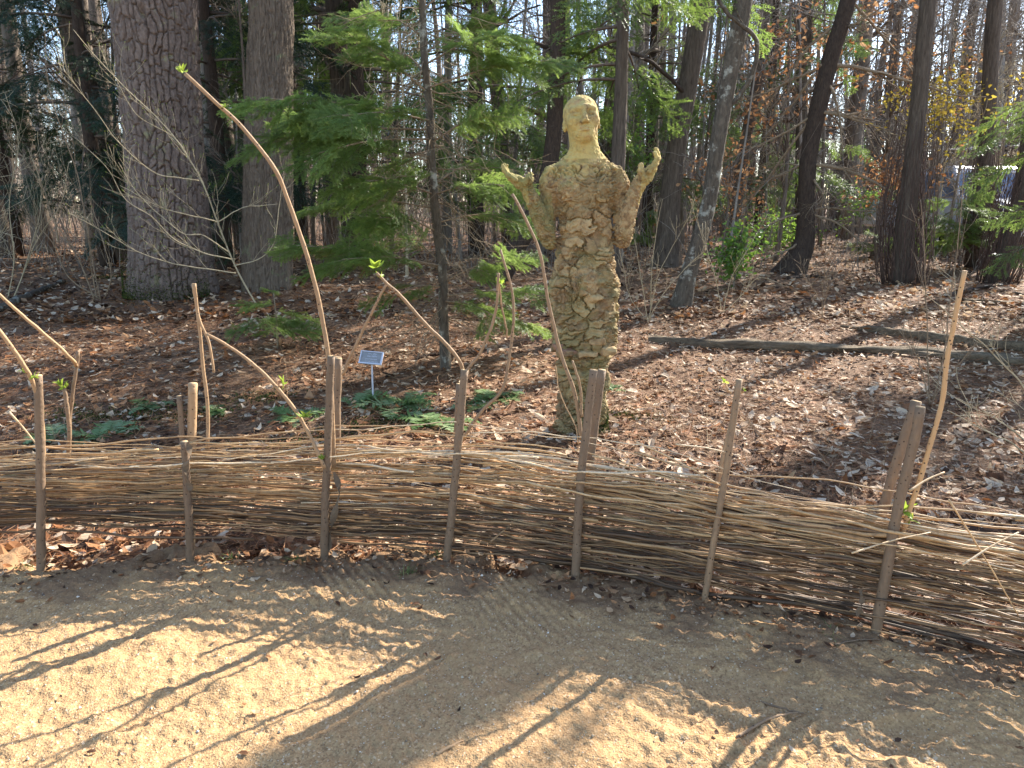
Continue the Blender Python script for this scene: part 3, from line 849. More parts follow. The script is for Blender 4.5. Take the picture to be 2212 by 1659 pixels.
# vertex normals
def vnormals(V, Q):
    n_ = np.cross(V[Q[:, 2]] - V[Q[:, 0]], V[Q[:, 3]] - V[Q[:, 1]])
    out = np.zeros_like(V)
    for k in range(4): np.add.at(out, Q[:, k], n_)
    return out / (np.linalg.norm(out, axis=1, keepdims=True) + 1e-12)
SN = vnormals(SV, SQ)
if (SN[np.argmin(SV[:, 1])] @ np.array([0, -1, 0])) < 0:
    SQ = SQ[:, ::-1]; SN = -SN
z_neck = S(1262, 348)[2]; z_lip = S(1262, 768)[2]; z_waist = S(1262, 540)[2]
zz = SV[:, 2]
ft = f_torso(SV[:, 0], SV[:, 1], np.clip(zz, z_lip + 0.001, z_neck - 0.001))
is_head = zz > z_neck + 0.01
is_arm = (~is_head) & (ft > 0.022) & (zz > z_lip)
hand = is_arm & ((SV[:, 0] < S(1140, 400)[0]) | (SV[:, 0] > S(1376, 400)[0]))
is_ped = zz < z_lip
amp = np.where(is_head, 0.0011, np.where(hand, 0.0006, np.where(is_arm, 0.0024, np.where(is_ped, 0.0085, 0.0085))))
face_front = is_head & (SV[:, 1] < hc[1] - 0.07)
amp = np.where(face_front, 0.0008, amp)
near_arm = np.abs(ft) < 0.02
amp = np.where((~is_head) & (~is_arm) & (ft > 0.01) & (zz > z_lip), 0.004, amp)
amp = np.where(is_head, amp, amp * smooth((z_neck + 0.03 - zz) / 0.10) + 0.0012)
warp = np.stack([fbm(SV * 9, 3, 5), fbm(SV * 9, 3, 45), fbm(SV * 9, 3, 85)], -1) * 0.045 + np.stack([fbm(SV * 45, 2, 7), fbm(SV * 45, 2, 47), fbm(SV * 45, 2, 87)], -1) * 0.009

def plates(spacing, metric, seed):
    """cells of cracked clay: distance to the crack, cell id"""
    rr = np.random.default_rng(seed)
    Q_ = (SV + warp) * metric
    pick = rr.permutation(len(SV))
    kd_pts = []
    cell = {}
    for i in pick:
        sp = spacing[i]
        key = tuple((Q_[i] / sp).astype(int)) + (round(sp, 4),)
        if key in cell: continue
        cell[key] = 1; kd_pts.append(i)
    kd = kdtree.KDTree(len(kd_pts))
    for j, i in enumerate(kd_pts): kd.insert(Q_[i], j)
    kd.balance()
    e = np.empty(len(SV)); cid = np.empty(len(SV), int)
    for i in range(len(SV)):
        (a, j, da), (b, j2, db_) = kd.find_n(Q_[i], 2)
        e[i] = (db_ - da) * 0.5; cid[i] = j
    return e, cid, np.array(kd_pts)
spc = np.where(is_head, 0.045, np.where(is_arm, 0.042, np.where(is_ped, 0.11, np.where(zz > S(1262, 430)[2], 0.064, np.where(zz > z_waist, 0.125, 0.115)))))
e1, c1_, pts1 = plates(spc, np.array([1.0, 1.0, 1.8]), 3)
e2, c2_, pts2 = plates(np.where(is_head | is_arm, 0.030, np.where(zz > z_waist, 0.045, 0.032)), np.array([1.0, 1.0, 1.5]), 8)
rr = np.random.default_rng(5)
ofs = rr.uniform(-1, 1, len(pts1)); tl = rr.normal(0, 1, (len(pts1), 3))
rel = SV - SV[pts1][c1_]
tilt = (rel * tl[c1_]).sum(1) / 0.06
body_h = ofs[c1_] * 0.6 + np.clip(tilt, -1.4, 1.4) * 0.9
crack = smooth((0.0066 - e1) / 0.0026)
crack2 = smooth((0.0042 - e2) / 0.0022)
crack = crack * np.clip(0.90 + 0.8 * fbm(SV * 8, 2, 133), 0.15, 1.35)
fold = fbm(SV * np.array([14, 14, 30]), 4, 61)
dsp = amp * (body_h * np.where(zz < z_waist, 0.42, 0.26) - 2.9 * crack - np.where(zz < z_waist, 1.3, np.where(is_arm | is_head, 0.35, 0.75)) * crack2 * smooth((fbm(SV * 9, 2, 99) + 0.1) / 0.3) + fold * np.where(zz < z_waist, 1.25, 0.35)) + 0.0014 * fbm(SV * 60, 3, 12)
dsp = np.where(is_head, dsp + 0.0020 * fbm(SV * 26, 3, 31), dsp)
SV2 = SV + SN * dsp[:, None]
# colour of the clay itself: a tone for each slab
sl_tone = rr.random(len(pts1))[c1_]
m_clay, nt, bs = new_mat('cracked_clay')
v = coords(nt)
f = noise(nt, v, 5.0, 5, 0.65); f2 = noise(nt, v, 26.0, 5, 0.7); f3 = noise(nt, v, 2.3, 3, 0.6)
tone = math_n(nt, 'ADD', math_n(nt, 'MULTIPLY', attr(nt), 0.26), math_n(nt, 'MULTIPLY', f2, 0.8))
c = ramp(nt, tone, [(0.25, (0.10, 0.062, 0.032)), (0.42, (0.23, 0.145, 0.070)), (0.60, (0.36, 0.245, 0.118)), (0.85, (0.50, 0.37, 0.185))]).outputs[0]
c = mixc(nt, ramp(nt, f, [(0.56, (0, 0, 0)), (0.66, (0.75, 0.75, 0.75))]).outputs[0], c, (0.33, 0.16, 0.11))
lich = attr(nt, 'lichen')
lf = math_n(nt, 'ADD', lich, math_n(nt, 'SUBTRACT', f3, 0.5))
c = mixc(nt, ramp(nt, math_n(nt, 'ADD', lf, math_n(nt, 'MULTIPLY', math_n(nt, 'SUBTRACT', f2, 0.5), 1.2)), [(0.35, (0, 0, 0)), (0.80, (0.72, 0.72, 0.72))]).outputs[0], c, (0.50, 0.395, 0.13))
gm = attr(nt, 'green')
c = mixc(nt, ramp(nt, math_n(nt, 'ADD', gm, math_n(nt, 'MULTIPLY', math_n(nt, 'SUBTRACT', f, 0.5), 1.6)), [(0.42, (0, 0, 0)), (0.75, (0.7, 0.7, 0.7))]).outputs[0], c, (0.19, 0.18, 0.06))
c = mixc(nt, ramp(nt, f2, [(0.28, (1, 1, 1)), (0.40, (0, 0, 0))]).outputs[0], c, (0.16, 0.108, 0.05))
nt.links.new(c, bs.inputs['Base Color'])
bump(nt, bs, noise(nt, v, 70.0, 5, 0.7), 0.7, 0.004)
bs.inputs['Roughness'].default_value = 0.9

def statue_part(name, mask_q, parent):
    used = np.unique(SQ[mask_q]); mp = np.full(len(SV2), -1); mp[used] = np.arange(len(used))
    mb = MB(); mb.add(SV2[used], None, mp[SQ[mask_q]], sl_tone[used])
    o = mb.build(name, m_clay, parent)
    for nm, val in (('lichen', np.where(is_head, 0.75, np.where(hand, 0.65, np.clip(0.55 * (zz - S(1262, 430)[2]) / 0.2 + 0.12, 0.0, 0.55)))), ('green', np.clip(0.42 + 0.22 * (SV[:, 0] < 0) * is_arm + 0.04 * is_ped + 0.08 * (zz < z_waist) - 0.3 * is_head, 0, 1))):
        at = o.data.attributes.new(nm, 'FLOAT', 'POINT'); at.data.foreach_set('value', val[used].astype(np.float32))
    return o
statue = empty('statue', (ST[0], SY, ST[2]))
tag(statue, 'life-size cracked clay statue of a bald figure raising both open hands', 'statue')
qz = SV[SQ].mean(1)[:, 2]
statue_part('figure', qz >= z_lip - 0.002, statue)
statue_part('pedestal', qz < z_lip - 0.002, statue)
# slabs that stick out along the lower rim
def slab(c, s, seed, par):
    rr = np.random.default_rng(seed)
    n1, n2 = 9, 14
    th = np.linspace(0, math.pi, n1)[:, None]; ph = np.linspace(0, 2 * math.pi, n2, endpoint=False)[None]
    pw = lambda a: np.sign(a) * np.abs(a) ** 0.45
    q = np.stack([pw(np.sin(th)) * pw(np.cos(ph)) * s[0], pw(np.sin(th)) * pw(np.sin(ph)) * s[1], pw(np.cos(th)) * s[2] + 0 * ph], -1)
    q = q + 0.010 * fbm(q * 30 + seed, 2, seed)[..., None] * np.sign(q)
    a = rr.uniform(-.3, .3); q = q @ rz(a).T @ rx(rr.uniform(-.25, .25)).T
    mb = MB(); mb.grid(q + np.asarray(c), rr.random(), wrap=True)
    o = mb.build('clay_slab', m_clay, par, smoothed=False)
    for nm in ('lichen', 'green'):
        at = o.data.attributes.new(nm, 'FLOAT', 'POINT'); at.data.foreach_set('value', np.full(len(o.data.vertices), 0.2, np.float32))
    return o
for i, (px, py, dy, sx, sy, sz) in enumerate([(1312, 757, -.10, .055, .05, .030), (1228, 760, -.105, .07, .04, .022), (1270, 765, -.125, .06, .03, .016), (1205, 752, -.07, .035, .05, .022), (1290, 738, -.125, .05, .03, .02)]):
    slab(S(px, py, dy), (sx, sy, sz), 40 + i, statue)
# moss round the foot
m_moss = leaf_mat('moss', [(0, (0.025, 0.035, 0.010)), (0.6, (0.065, 0.085, 0.016)), (1, (0.13, 0.14, 0.03))], 0.2, 0.9)
def moss_tufts(mb, pts, nrm, size, seed):
    rr = np.random.default_rng(seed); n = len(pts)
    d = nrm + rr.normal(0, 0.5, (n, 3)); d /= np.linalg.norm(d, axis=1, keepdims=True)
    s_ = np.cross(d, rr.normal(0, 1, (n, 3))); s_ /= np.linalg.norm(s_, axis=1, keepdims=True) + 1e-9
    L = rr.uniform(0.5, 1.3, n)[:, None] * size; W = L * 0.32
    v_ = np.stack([pts - s_ * W, pts + s_ * W, pts + d * L], 1)
    mb.add(v_.reshape(-1, 3), np.arange(n * 3).reshape(-1, 3), None, np.repeat(rr.random(n), 3))
mm = (zz < S(1262, 880)[2]) & (fbm(SV * 7, 3, 17) - (zz - S(1262, 935)[2]) * 4.2 + 0.20 * np.sign(SV[:, 0] - 0.0) * (zz > S(1262, 930)[2]) > -0.05)
ii = np.nonzero(mm)[0]; ii = R.choice(ii, min(9000, len(ii) * 2))
mb = MB(); moss_tufts(mb, SV2[ii], SN[ii], 0.012, 3)
mo = mb.build('moss', m_moss, statue, smoothed=False, kind='stuff')
# ------------------------------------------------------------------ bark and foliage materials
B_pine = bark_mat('pine_bark', (0.075, 0.052, 0.042), (0.25, 0.185, 0.145), (9, 9, 4), 3.0, 0.7, 0.012, (0.23, 0.205, 0.115), 0.60)
B_cedar = bark_mat('cedar_bark', (0.07, 0.050, 0.036), (0.27, 0.205, 0.145), (22, 22, 1.6), 1.6, 0.9, 0.02, (0.20, 0.20, 0.11), 0.62)
B_oak = bark_mat('oak_bark', (0.055, 0.040, 0.030), (0.19, 0.145, 0.105), (26, 26, 3.2), 1.3, 1.0, 0.02)
B_dark = bark_mat('dark_bark', (0.036, 0.025, 0.018), (0.105, 0.072, 0.052), (30, 30, 8), 1.5, 1.0, 0.015, (0.16, 0.14, 0.12), 0.70)
B_grey = bark_mat('grey_bark', (0.050, 0.040, 0.030), (0.17, 0.135, 0.095), (14, 14, 5), 2.0, 0.9, 0.014, (0.36, 0.34, 0.27), 0.57)
B_far = bark_mat('far_bark', (0.085, 0.065, 0.05), (0.30, 0.235, 0.18), (10, 10, 1.5), 2.0, 0.5, 0.02)
B_twig = bark_mat('twig_bark', (0.07, 0.05, 0.04), (0.20, 0.15, 0.11), (20, 20, 20), 2.0, 0.3, 0.003)
B_pale = bark_mat('pale_twig', (0.30, 0.235, 0.14), (0.54, 0.45, 0.29), (20, 20, 20), 2.0, 0.3, 0.002)
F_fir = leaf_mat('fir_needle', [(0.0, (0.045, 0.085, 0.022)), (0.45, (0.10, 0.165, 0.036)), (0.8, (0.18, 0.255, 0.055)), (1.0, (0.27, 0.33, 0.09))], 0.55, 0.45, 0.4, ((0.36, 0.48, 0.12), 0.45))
F_hem = leaf_mat('hemlock_needle', [(0.0, (0.035, 0.065, 0.020)), (0.5, (0.08, 0.13, 0.034)), (1.0, (0.18, 0.24, 0.06))], 0.5, 0.4, 0.45, ((0.36, 0.50, 0.10), 0.45))
F_dark = leaf_mat('dark_needle', [(0.0, (0.014, 0.030, 0.016)), (0.6, (0.032, 0.058, 0.026)), (1.0, (0.06, 0.09, 0.035))], 0.25, 0.45, 0.4)
F_orange = leaf_mat('orange_leaf', [(0.0, (0.28, 0.12, 0.045)), (0.6, (0.46, 0.23, 0.10)), (1.0, (0.54, 0.34, 0.18))], 0.45, 0.6)
F_yellow = leaf_mat('yellow_leaf', [(0.0, (0.38, 0.26, 0.03)), (1.0, (0.55, 0.42, 0.07))], 0.45, 0.6)
F_holly = leaf_mat('glossy_leaf', [(0.0, (0.05, 0.12, 0.02)), (0.6, (0.12, 0.22, 0.035)), (1.0, (0.20, 0.32, 0.06))], 0.45, 0.3, 0.5, ((0.38, 0.58, 0.08), 0.5))
F_fern = leaf_mat('fern_leaf', [(0.0, (0.08, 0.15, 0.04)), (0.6, (0.17, 0.26, 0.09)), (1.0, (0.32, 0.40, 0.20))], 0.4, 0.45)

def unit(v): return v / (np.linalg.norm(v, axis=-1, keepdims=True) + 1e-9)

# ------------------------------------------------------------------ conifer sprays
def make_spray(seed, L=1.0, nt_=26, twig=0.26, needle=0.022, width=0.0038, step=0.0055, droop=0.18, sub=True):
    """one flat branch: returns needle triangles, shades and wood paths (along +x, up +z)"""
    rr = np.random.default_rng(seed)
    ax_u = np.linspace(0, 1, 12)
    axis = np.stack([ax_u * L, 0.05 * L * np.sin(ax_u * 3 + seed), -droop * L * ax_u ** 1.7], -1)
    segs = [(axis[6:], 0.0022)]; wood = [(axis, np.linspace(0.0055, 0.0015, 12) * L)]
    for i in range(nt_):
        u = 0.14 + 0.84 * (i + rr.random() * 0.6) / nt_
        p0 = np.array([np.interp(u, ax_u, axis[:, k]) for k in range(3)])
        sd = 1 if i % 2 else -1
        an = rr.uniform(0.65, 1.05)
        tl = twig * L * (0.45 + 0.75 * math.sin(math.pi * min(u * 0.9 + 0.12, 1))) * rr.uniform(0.65, 1.2)
        d = np.array([math.cos(an), sd * math.sin(an), rr.normal(0, 0.16) - 0.12])
        w = np.linspace(0, 1, 6)
        path = p0 + d[None] * w[:, None] * tl + np.array([0, 0, -0.16 * tl])[None] * (w ** 2)[:, None]
        segs.append((path, 0)); wood.append((path, np.linspace(0.0018, 0.0008, 6) * L))
        if sub:
            for k in range(rr.integers(1, 4)):
                w0 = rr.uniform(0.3, 0.75); q0 = p0 + d * w0 * tl
                d2 = unit(d + np.array([0.2, rr.choice([-1, 1]) * 0.8, rr.normal(0, .15)]))
                t2 = tl * rr.uniform(0.3, 0.5)
                segs.append((q0 + d2[None] * w[:, None] * t2 + np.array([0, 0, -0.15 * t2])[None] * (w ** 2)[:, None], 0))
    V = []; A = []
    for path, _ in segs:
        ln = np.linalg.norm(path[-1] - path[0]); n = max(4, int(ln / step)); w = np.linspace(0.02, 1, n)
        s_ = np.linspace(0, 1, len(path))
        c = np.stack([np.interp(w, s_, path[:, k]) for k in range(3)], -1)
        t = unit(np.gradient(c, axis=0))
        side = unit(np.cross(t, np.array([0, 0, 1.0]) + rr.normal(0, 0.12, (n, 3))))
        for sg in (-1, 1):
            d = unit(side * sg + t * rr.uniform(0.35, 0.8, (n, 1)) + np.stack([np.zeros(n), np.zeros(n), rr.normal(0.15, 0.35, n)], -1))
            ll = needle * rr.uniform(0.7, 1.15, (n, 1)) * (1 - 0.35 * w[:, None] ** 3)
            V.append(np.stack([c - t * width * 0.5, c + t * width * 0.5, c + d * ll], 1))
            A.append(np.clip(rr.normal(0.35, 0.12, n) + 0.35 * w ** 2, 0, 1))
    V = np.concatenate(V); A = np.concatenate(A)
    return V, A, wood

def place(V, pos, fwd, scale, roll=0.0):
    f = unit(np.asarray(fwd, float)); s = unit(np.cross(np.array([0, 0, 1.0]), f)); u = np.cross(f, s)
    s2 = s * math.cos(roll) + u * math.sin(roll); u2 = -s * math.sin(roll) + u * math.cos(roll)
    M = np.stack([f, s2, u2])
    return (V * scale) @ M + np.asarray(pos)

SPR_FINE = [make_spray(50 + i, nt_=26, twig=0.33, needle=0.050, width=0.0095, step=0.0105, droop=0.14 + 0.05 * i) for i in range(5)]
SPR_MID = [make_spray(70 + i, nt_=18, twig=0.36, needle=0.040, width=0.018, step=0.022, droop=0.2 + 0.06 * i, sub=True) for i in range(4)]
SPR_COARSE = [make_spray(90 + i, nt_=10, twig=0.40, needle=0.060, width=0.030, step=0.055, droop=0.2 + 0.08 * i, sub=False) for i in range(4)]

def add_sprays(mb_f, mb_w, items, lib, tone=0.0, rr=None, wood=True):
    """items: (pos, direction, length)"""
    rr = rr or R
    for (pos, d, L) in items:
        V, A, W = lib[rr.integers(len(lib))]
        v = place(V.reshape(-1, 3), pos, d, L, rr.normal(0, 0.5))
        mb_f.add(v, np.arange(len(v)).reshape(-1, 3), None, np.repeat(np.clip(A + tone + rr.normal(0, 0.08), 0, 1), 3))
        if wood:
            for path, r in W[:1] if L < 0.7 or len(W) > 30 else W[::2]:
                mb_w.tube(place(path, pos, d, L), r * L, 3, 0.4)

# ------------------------------------------------------------------ growing bare branches
def grow(mb, p0, d, L, r, depth, rr, up=0.12, wander=0.22, kids=(3, 6), tone=0.5, sides=4, minr=0.0012, tips=None, spread=(0.45, 0.95)):
    n = 7
    d = unit(np.asarray(d, float)); pts = [np.asarray(p0, float)]
    for i in range(n - 1):
        d = unit(d + rr.normal(0, wander, 3) * 0.5 + np.array([0, 0, up * 0.3]))
        pts.append(pts[-1] + d * L / (n - 1))
    pts = np.array(pts); rad = np.maximum(r * (1 - 0.72 * np.linspace(0, 1, n)), minr)
    mb.tubes(pts[None], rad[None], sides, tone)
    if tips is not None: tips.append((pts[-1], d))
    if depth > 0:
        for k in range(rr.integers(kids[0], kids[1] + 1)):
            u = rr.uniform(0.2, 0.97); i = min(int(u * (n - 1)), n - 2)
            b = pts[i] + (pts[i + 1] - pts[i]) * (u * (n - 1) - i)
            t = unit(pts[i + 1] - pts[i])
            sd = unit(np.cross(t, rr.normal(0, 1, 3)))
            a = rr.uniform(*spread)
            grow(mb, b, t * math.cos(a) + sd * math.sin(a), L * rr.uniform(0.35, 0.65), rad[i] * rr.uniform(0.4, 0.62), depth - 1, rr, up, wander, kids, tone, max(3, sides - 1), minr, tips, spread)
    return pts

def trunk_mesh(path, rad, nz, na, fn, mat, name, parent, tone=0.5):
    """a trunk whose skin is displaced by fn(angle, height, point)"""
    c = catmull(path, nz); r = np.interp(np.linspace(0, 1, nz), np.linspace(0, 1, len(rad)), rad)
    th = np.linspace(0, 2 * math.pi, na, endpoint=False)
    t = unit(np.gradient(c, axis=0))
    e1_ = unit(np.cross(t, np.array([0, 1.0, 0]))); e2_ = np.cross(t, e1_)
    rr_ = np.repeat(r[:, None], na, 1)
    hgt = np.concatenate([[0], np.cumsum(np.linalg.norm(np.diff(c, axis=0), axis=1))])
    rr_ = rr_ + fn(np.repeat(th[None], nz, 0), np.repeat(hgt[:, None], na, 1), rr_)
    V = c[:, None] + e1_[:, None] * (rr_ * np.cos(th)[None])[..., None] + e2_[:, None] * (rr_ * np.sin(th)[None])[..., None]
    mb = MB(); mb.grid(V, tone, wrap=True)
    o = mb.build(name, mat)
    if parent is not None: keep(o, parent)
    return o

def plated(width, height, depth, seed, rough=0.004):
    """bark broken into plates: brick-like cells with wandering joints"""
    def fn(th, h, r):
        q = np.stack([np.cos(th) * r, np.sin(th) * r, h], -1)
        w1 = 0.5 * fbm(q * np.array([5, 5, 3]), 3, seed); w2 = 0.5 * fbm(q * np.array([6, 6, 4]), 3, seed + 9)
        nc = max(6, int(2 * math.pi * r.mean() / width))
        u = th / (2 * math.pi) * nc + w1 * 1.3
        col = np.floor(u); fu = np.abs(u - col - 0.5) * 2
        v = h / height + w2 * 1.2 + _hash(np.mod(col, nc).astype(int), col.astype(int) * 0, col.astype(int) * 0, seed) * 5
        row = np.floor(v); fv = np.abs(v - row - 0.5) * 2
        gap = np.maximum(smooth((fu - 0.72) / 0.28), 0.8 * smooth((fv - 0.84) / 0.16))
        pl = _hash(np.mod(col, nc).astype(int), row.astype(int), row.astype(int) * 0, seed + 3)
        return depth * (-gap + 0.55 * (pl - 0.5)) + rough * fbm(q * 45, 3, seed + 5)
    return fn

def furrowed(n, depth, seed, rough=0.002, twist=0.3):
    def fn(th, h, r):
        q = np.stack([np.cos(th) * 2.0, np.sin(th) * 2.0, h * 1.4], -1)
        u = th / (2 * math.pi) * n + 1.8 * fbm(q * np.array([2.5, 2.5, 2]), 3, seed) + h * twist
        return depth * (np.abs(np.sin(u * math.pi)) ** 0.6 - 0.6) + rough * fbm(q * np.array([20, 20, 14]), 3, seed + 2)
    return fn

def flare(base_r, k=1.5, hh=0.5, seed=0):
    def fn(th, h, r):
        return base_r * (k - 1) * np.exp(-h / hh) * (0.7 + 0.5 * np.sin(th * 4 + seed) * np.exp(-h / hh))
    return fn

def both(*fs): return lambda th, h, r: sum(f(th, h, r) for f in fs)

def px_trunk(pts, Y, wpx):
    """trunk centre line measured in the photograph at distance Y, widths in the same units"""
    c = path_px(pts, Y)
    sc = Y / (FPX * CP) * 1.0
    return c, [w * sc / 2 for w in wpx]

def top_up(c, rad, zt, drift=(0, 0), rt=0.35):
    """carry a trunk on above the picture"""
    d = unit(c[-1] - c[-2]); d = unit(d * np.array([0.4, 0.4, 1]) + np.array([drift[0], drift[1], 0.3]))
    k = (zt - c[-1][2]) / d[2]
    return np.vstack([c, c[-1] + d * k * 0.33, c[-1] + d * k * 0.66, c[-1] + d * k]), list(rad) + [rad[-1] * 0.9, rad[-1] * 0.7, rad[-1] * rt]

def tree_root(base, label, cat='tree', name='tree', group=None):
    g = np.array([base[0], base[1], float(H(base[0], base[1]))])
    return tag(empty(name, g), label, cat, group)

def bury(c, d=0.12):
    c = c.copy(); t = unit(c[1] - c[0]); g = float(H(c[0][0], c[0][1]))
    k = (c[0][2] - g + d) / max(t[2], 0.3)
    return np.vstack([c[0] - t * k, c[1:]])

# ------------------------------------------------------------------ the big plated pine
b = G(375, 648); PY = b[1] + 0.35
c, rad = px_trunk([(375, 640), (368, 500), (355, 300), (340, 120), (332, 0)], PY, [166, 156, 147, 150, 160])
c, rad = top_up(bury(c), rad, 17.0, (0.01, 0.0))
t1 = tree_root(c[0], 'massive old pine with thick plated reddish bark and mossy foot', 'tree', 'pine_tree')
cc = catmull(c, 400); keepz = cc[:, 2] < 4.6
lowc, highc = cc[keepz], cc[~keepz]
rl_ = np.interp(cc[:, 2], c[:, 2], rad)
trunk_mesh(lowc[::6], rl_[keepz][::6], 430, 300, both(plated(0.085, 0.20, 0.050, 4, 0.006), flare(rad[0], 1.18, 0.35, 1)), B_pine, 'trunk', t1)
mb = MB(); hc_ = np.vstack([lowc[-2], highc[::12], highc[-1]]); mb.tube(hc_, np.concatenate([[rl_[keepz][-1] * .97], rl_[~keepz][::12], [0.08]]), 20)
keep(mb.build('upper_trunk', B_pine), t1)
rr = np.random.default_rng(4); mbw = MB(); mbf = MB()
for i in range(16):
    z = rr.uniform(9, 16.5); k = np.argmin(np.abs(cc[:, 2] - z)); a = rr.uniform(0, 6.28)
    tips = []
    grow(mbw, cc[k], (math.cos(a), math.sin(a), 0.25), rr.uniform(2, 3.6), 0.07, 2, rr, 0.1, 0.25, (2, 4), tips=tips)
    for (p_, d_) in tips: add_sprays(mbf, mbw, [(p_ - d_ * 0.2, d_, 0.6)], SPR_COARSE, rr=rr, wood=False)
keep(mbw.build('limbs', B_twig), t1); keep(mbf.build('crown', F_dark, smoothed=False), t1)
# moss at its foot
mb = MB(); th = rr.uniform(3.4, 6.0, 2600); hh = rr.exponential(0.12, 2600)
pp = np.stack([c[0][0] + np.cos(th) * rad[0] * (1.12 - 0.1 * hh), c[0][1] + np.sin(th) * rad[0] * (1.12 - 0.1 * hh), H(c[0][0], c[0][1]) + hh], -1)
moss_tufts(mb, pp, np.stack([np.cos(th), np.sin(th), th * 0 + 0.4], -1), 0.022, 8)
keep(mb.build('moss', m_moss, smoothed=False, kind='stuff'), t1)

# ------------------------------------------------------------------ trunks measured one by one
def make_trunk(label, pts, base, w, bark, fn, name='tree', zt=13, drift=(0, 0), crown=True, seed=0, nz=220, na=90, Yadd=0.1, limb_mat=None, z_limb=6.5, n_limb=5, llen=(1.5, 3.0), depth=2, flare_k=1.35):
    g = G(*base); Yt = g[1] + Yadd
    c, rad = px_trunk(pts, Yt, w)
    c = bury(c); cfull, rfull = top_up(c, rad, zt, drift)
    root = tree_root(c[0], label, 'tree', name)
    cc = catmull(cfull, 300); rr_ = np.interp(cc[:, 2], cfull[:, 2], rfull)
    lim = P(1106, -60, Yt)[2] + 0.3
    kz = cc[:, 2] < max(lim, 2.5)
    lowp = cc[kz]
    trunk_mesh(lowp[:: max(1, len(lowp) // 24)], rr_[kz][:: max(1, len(lowp) // 24)], nz, na, both(fn, flare(rad[0], flare_k, 0.25, seed)), bark, 'trunk', root)
    if (~kz).sum() > 6:
        hi_ = np.vstack([lowp[-max(2, len(lowp) // 24)], cc[~kz][::8]]); hr = np.concatenate([[rr_[kz][-1]], rr_[~kz][::8]])
        mb = MB(); mb.tube(hi_, hr * 0.97, 12); keep(mb.build('upper_trunk', bark), root)
    rr = np.random.default_rng(900 + seed)
    if crown:
        for i in range(n_limb):
            mb = MB(); z = rr.uniform(z_limb, zt * 0.97); k = np.argmin(np.abs(cc[:, 2] - z)); a = rr.uniform(0, 6.28)
            grow(mb, cc[k], (math.cos(a), math.sin(a), 0.5), rr.uniform(*llen), rr_[k] * 0.45, depth, rr, 0.2, 0.25, (3, 5))
            keep(mb.build('limb', limb_mat or B_twig), root)
    return root, cc, rr_, Yt

make_trunk('tall straight cedar with shaggy vertical grey-brown bark strips beside the pine', [(578, 635), (578, 500), (581, 300), (583, 120), (585, 0)], (575, 632), [98, 98, 92, 84, 80], B_cedar, furrowed(38, 0.018, 3, 0.010, 0.05), 'cedar_tree', 15, seed=3, na=320, nz=260, Yadd=0.3, flare_k=1.15)
make_trunk('leaning dark trunk curving upward behind the statue', [(1078, 605), (1110, 545), (1145, 480), (1178, 400), (1195, 300), (1203, 150), (1206, 0)], (1078, 612), [42, 40, 37, 33, 31, 30, 28], B_dark, furrowed(16, 0.006, 5), 'tree', 12, seed=5)
oak, oak_c, oak_r, oak_Y = make_trunk('tall oak trunk with finely furrowed brown bark behind the raised hand', [(1440, 572), (1446, 450), (1460, 330), (1481, 213), (1500, 100), (1514, 0)], (1440, 576), [58, 42, 38, 37, 37, 37], B_oak, furrowed(34, 0.008, 7, 0.003), 'oak_tree', 16, (0.03, 0), seed=7, na=130, nz=240)
lich, lich_c, lich_r, lich_Y = make_trunk('slender leaning grey tree blotched with pale lichen and one looping limb', [(1470, 668), (1486, 597), (1512, 512), (1533, 427), (1552, 299), (1582, 128), (1606, 0)], (1470, 668), [44, 33, 31, 30, 30, 32, 34], B_grey, furrowed(14, 0.004, 9), 'tree', 11, (0.05, 0), seed=9, Yadd=0.05)
make_trunk('thin brown tree forking above the holly bush', [(1585, 560), (1592, 430), (1612, 300), (1640, 150), (1655, 0)], (1585, 565), [27, 24, 22, 21, 20], B_oak, furrowed(18, 0.005, 11), 'tree', 12, seed=11)
dark, dark_c, dark_r, dark_Y = make_trunk('dark-barked tree bowed at its base with bare brown side branches', [(1706, 592), (1722, 560), (1738, 520), (1742, 450), (1746, 350), (1766, 240), (1796, 120), (1832, 0)], (1706, 590), [70, 48, 38, 34, 32, 33, 31, 29], B_dark, furrowed(30, 0.006, 13, 0.004), 'tree', 11, (0.1, 0), seed=13, na=110, nz=240, Yadd=0.05, flare_k=1.25)
vine_trees = []
for (pts, base, w, lab, sd) in [([(1950, 612), (1955, 500), (1968, 380), (1985, 220), (2005, 0)], (1950, 615), [46, 38, 32, 30, 28], 'tree wrapped in dead brown vines beside the rotting rails', 15), ([(2112, 575), (2120, 450), (2132, 300), (2150, 0)], (2112, 580), [34, 30, 28, 26], 'vine-covered tree standing in front of the parked truck', 17), ([(2150, 612), (2185, 500), (2215, 380), (2250, 100)], (2150, 612), [40, 36, 32, 30], 'vine-wrapped tree leaning towards the parked truck', 19)]:
    vine_trees.append(make_trunk(lab, pts, base, w, B_oak, furrowed(16, 0.006, sd), 'tree', 5.4 if sd == 19 else 12, (0.03, 0.02), seed=sd, flare_k=1.1, z_limb=4.6 if sd == 19 else 9, n_limb=3))
m_vine = bark_mat('dead_vine', (0.055, 0.035, 0.028), (0.15, 0.095, 0.07), (20, 20, 10), 2.0, 0.4, 0.003)
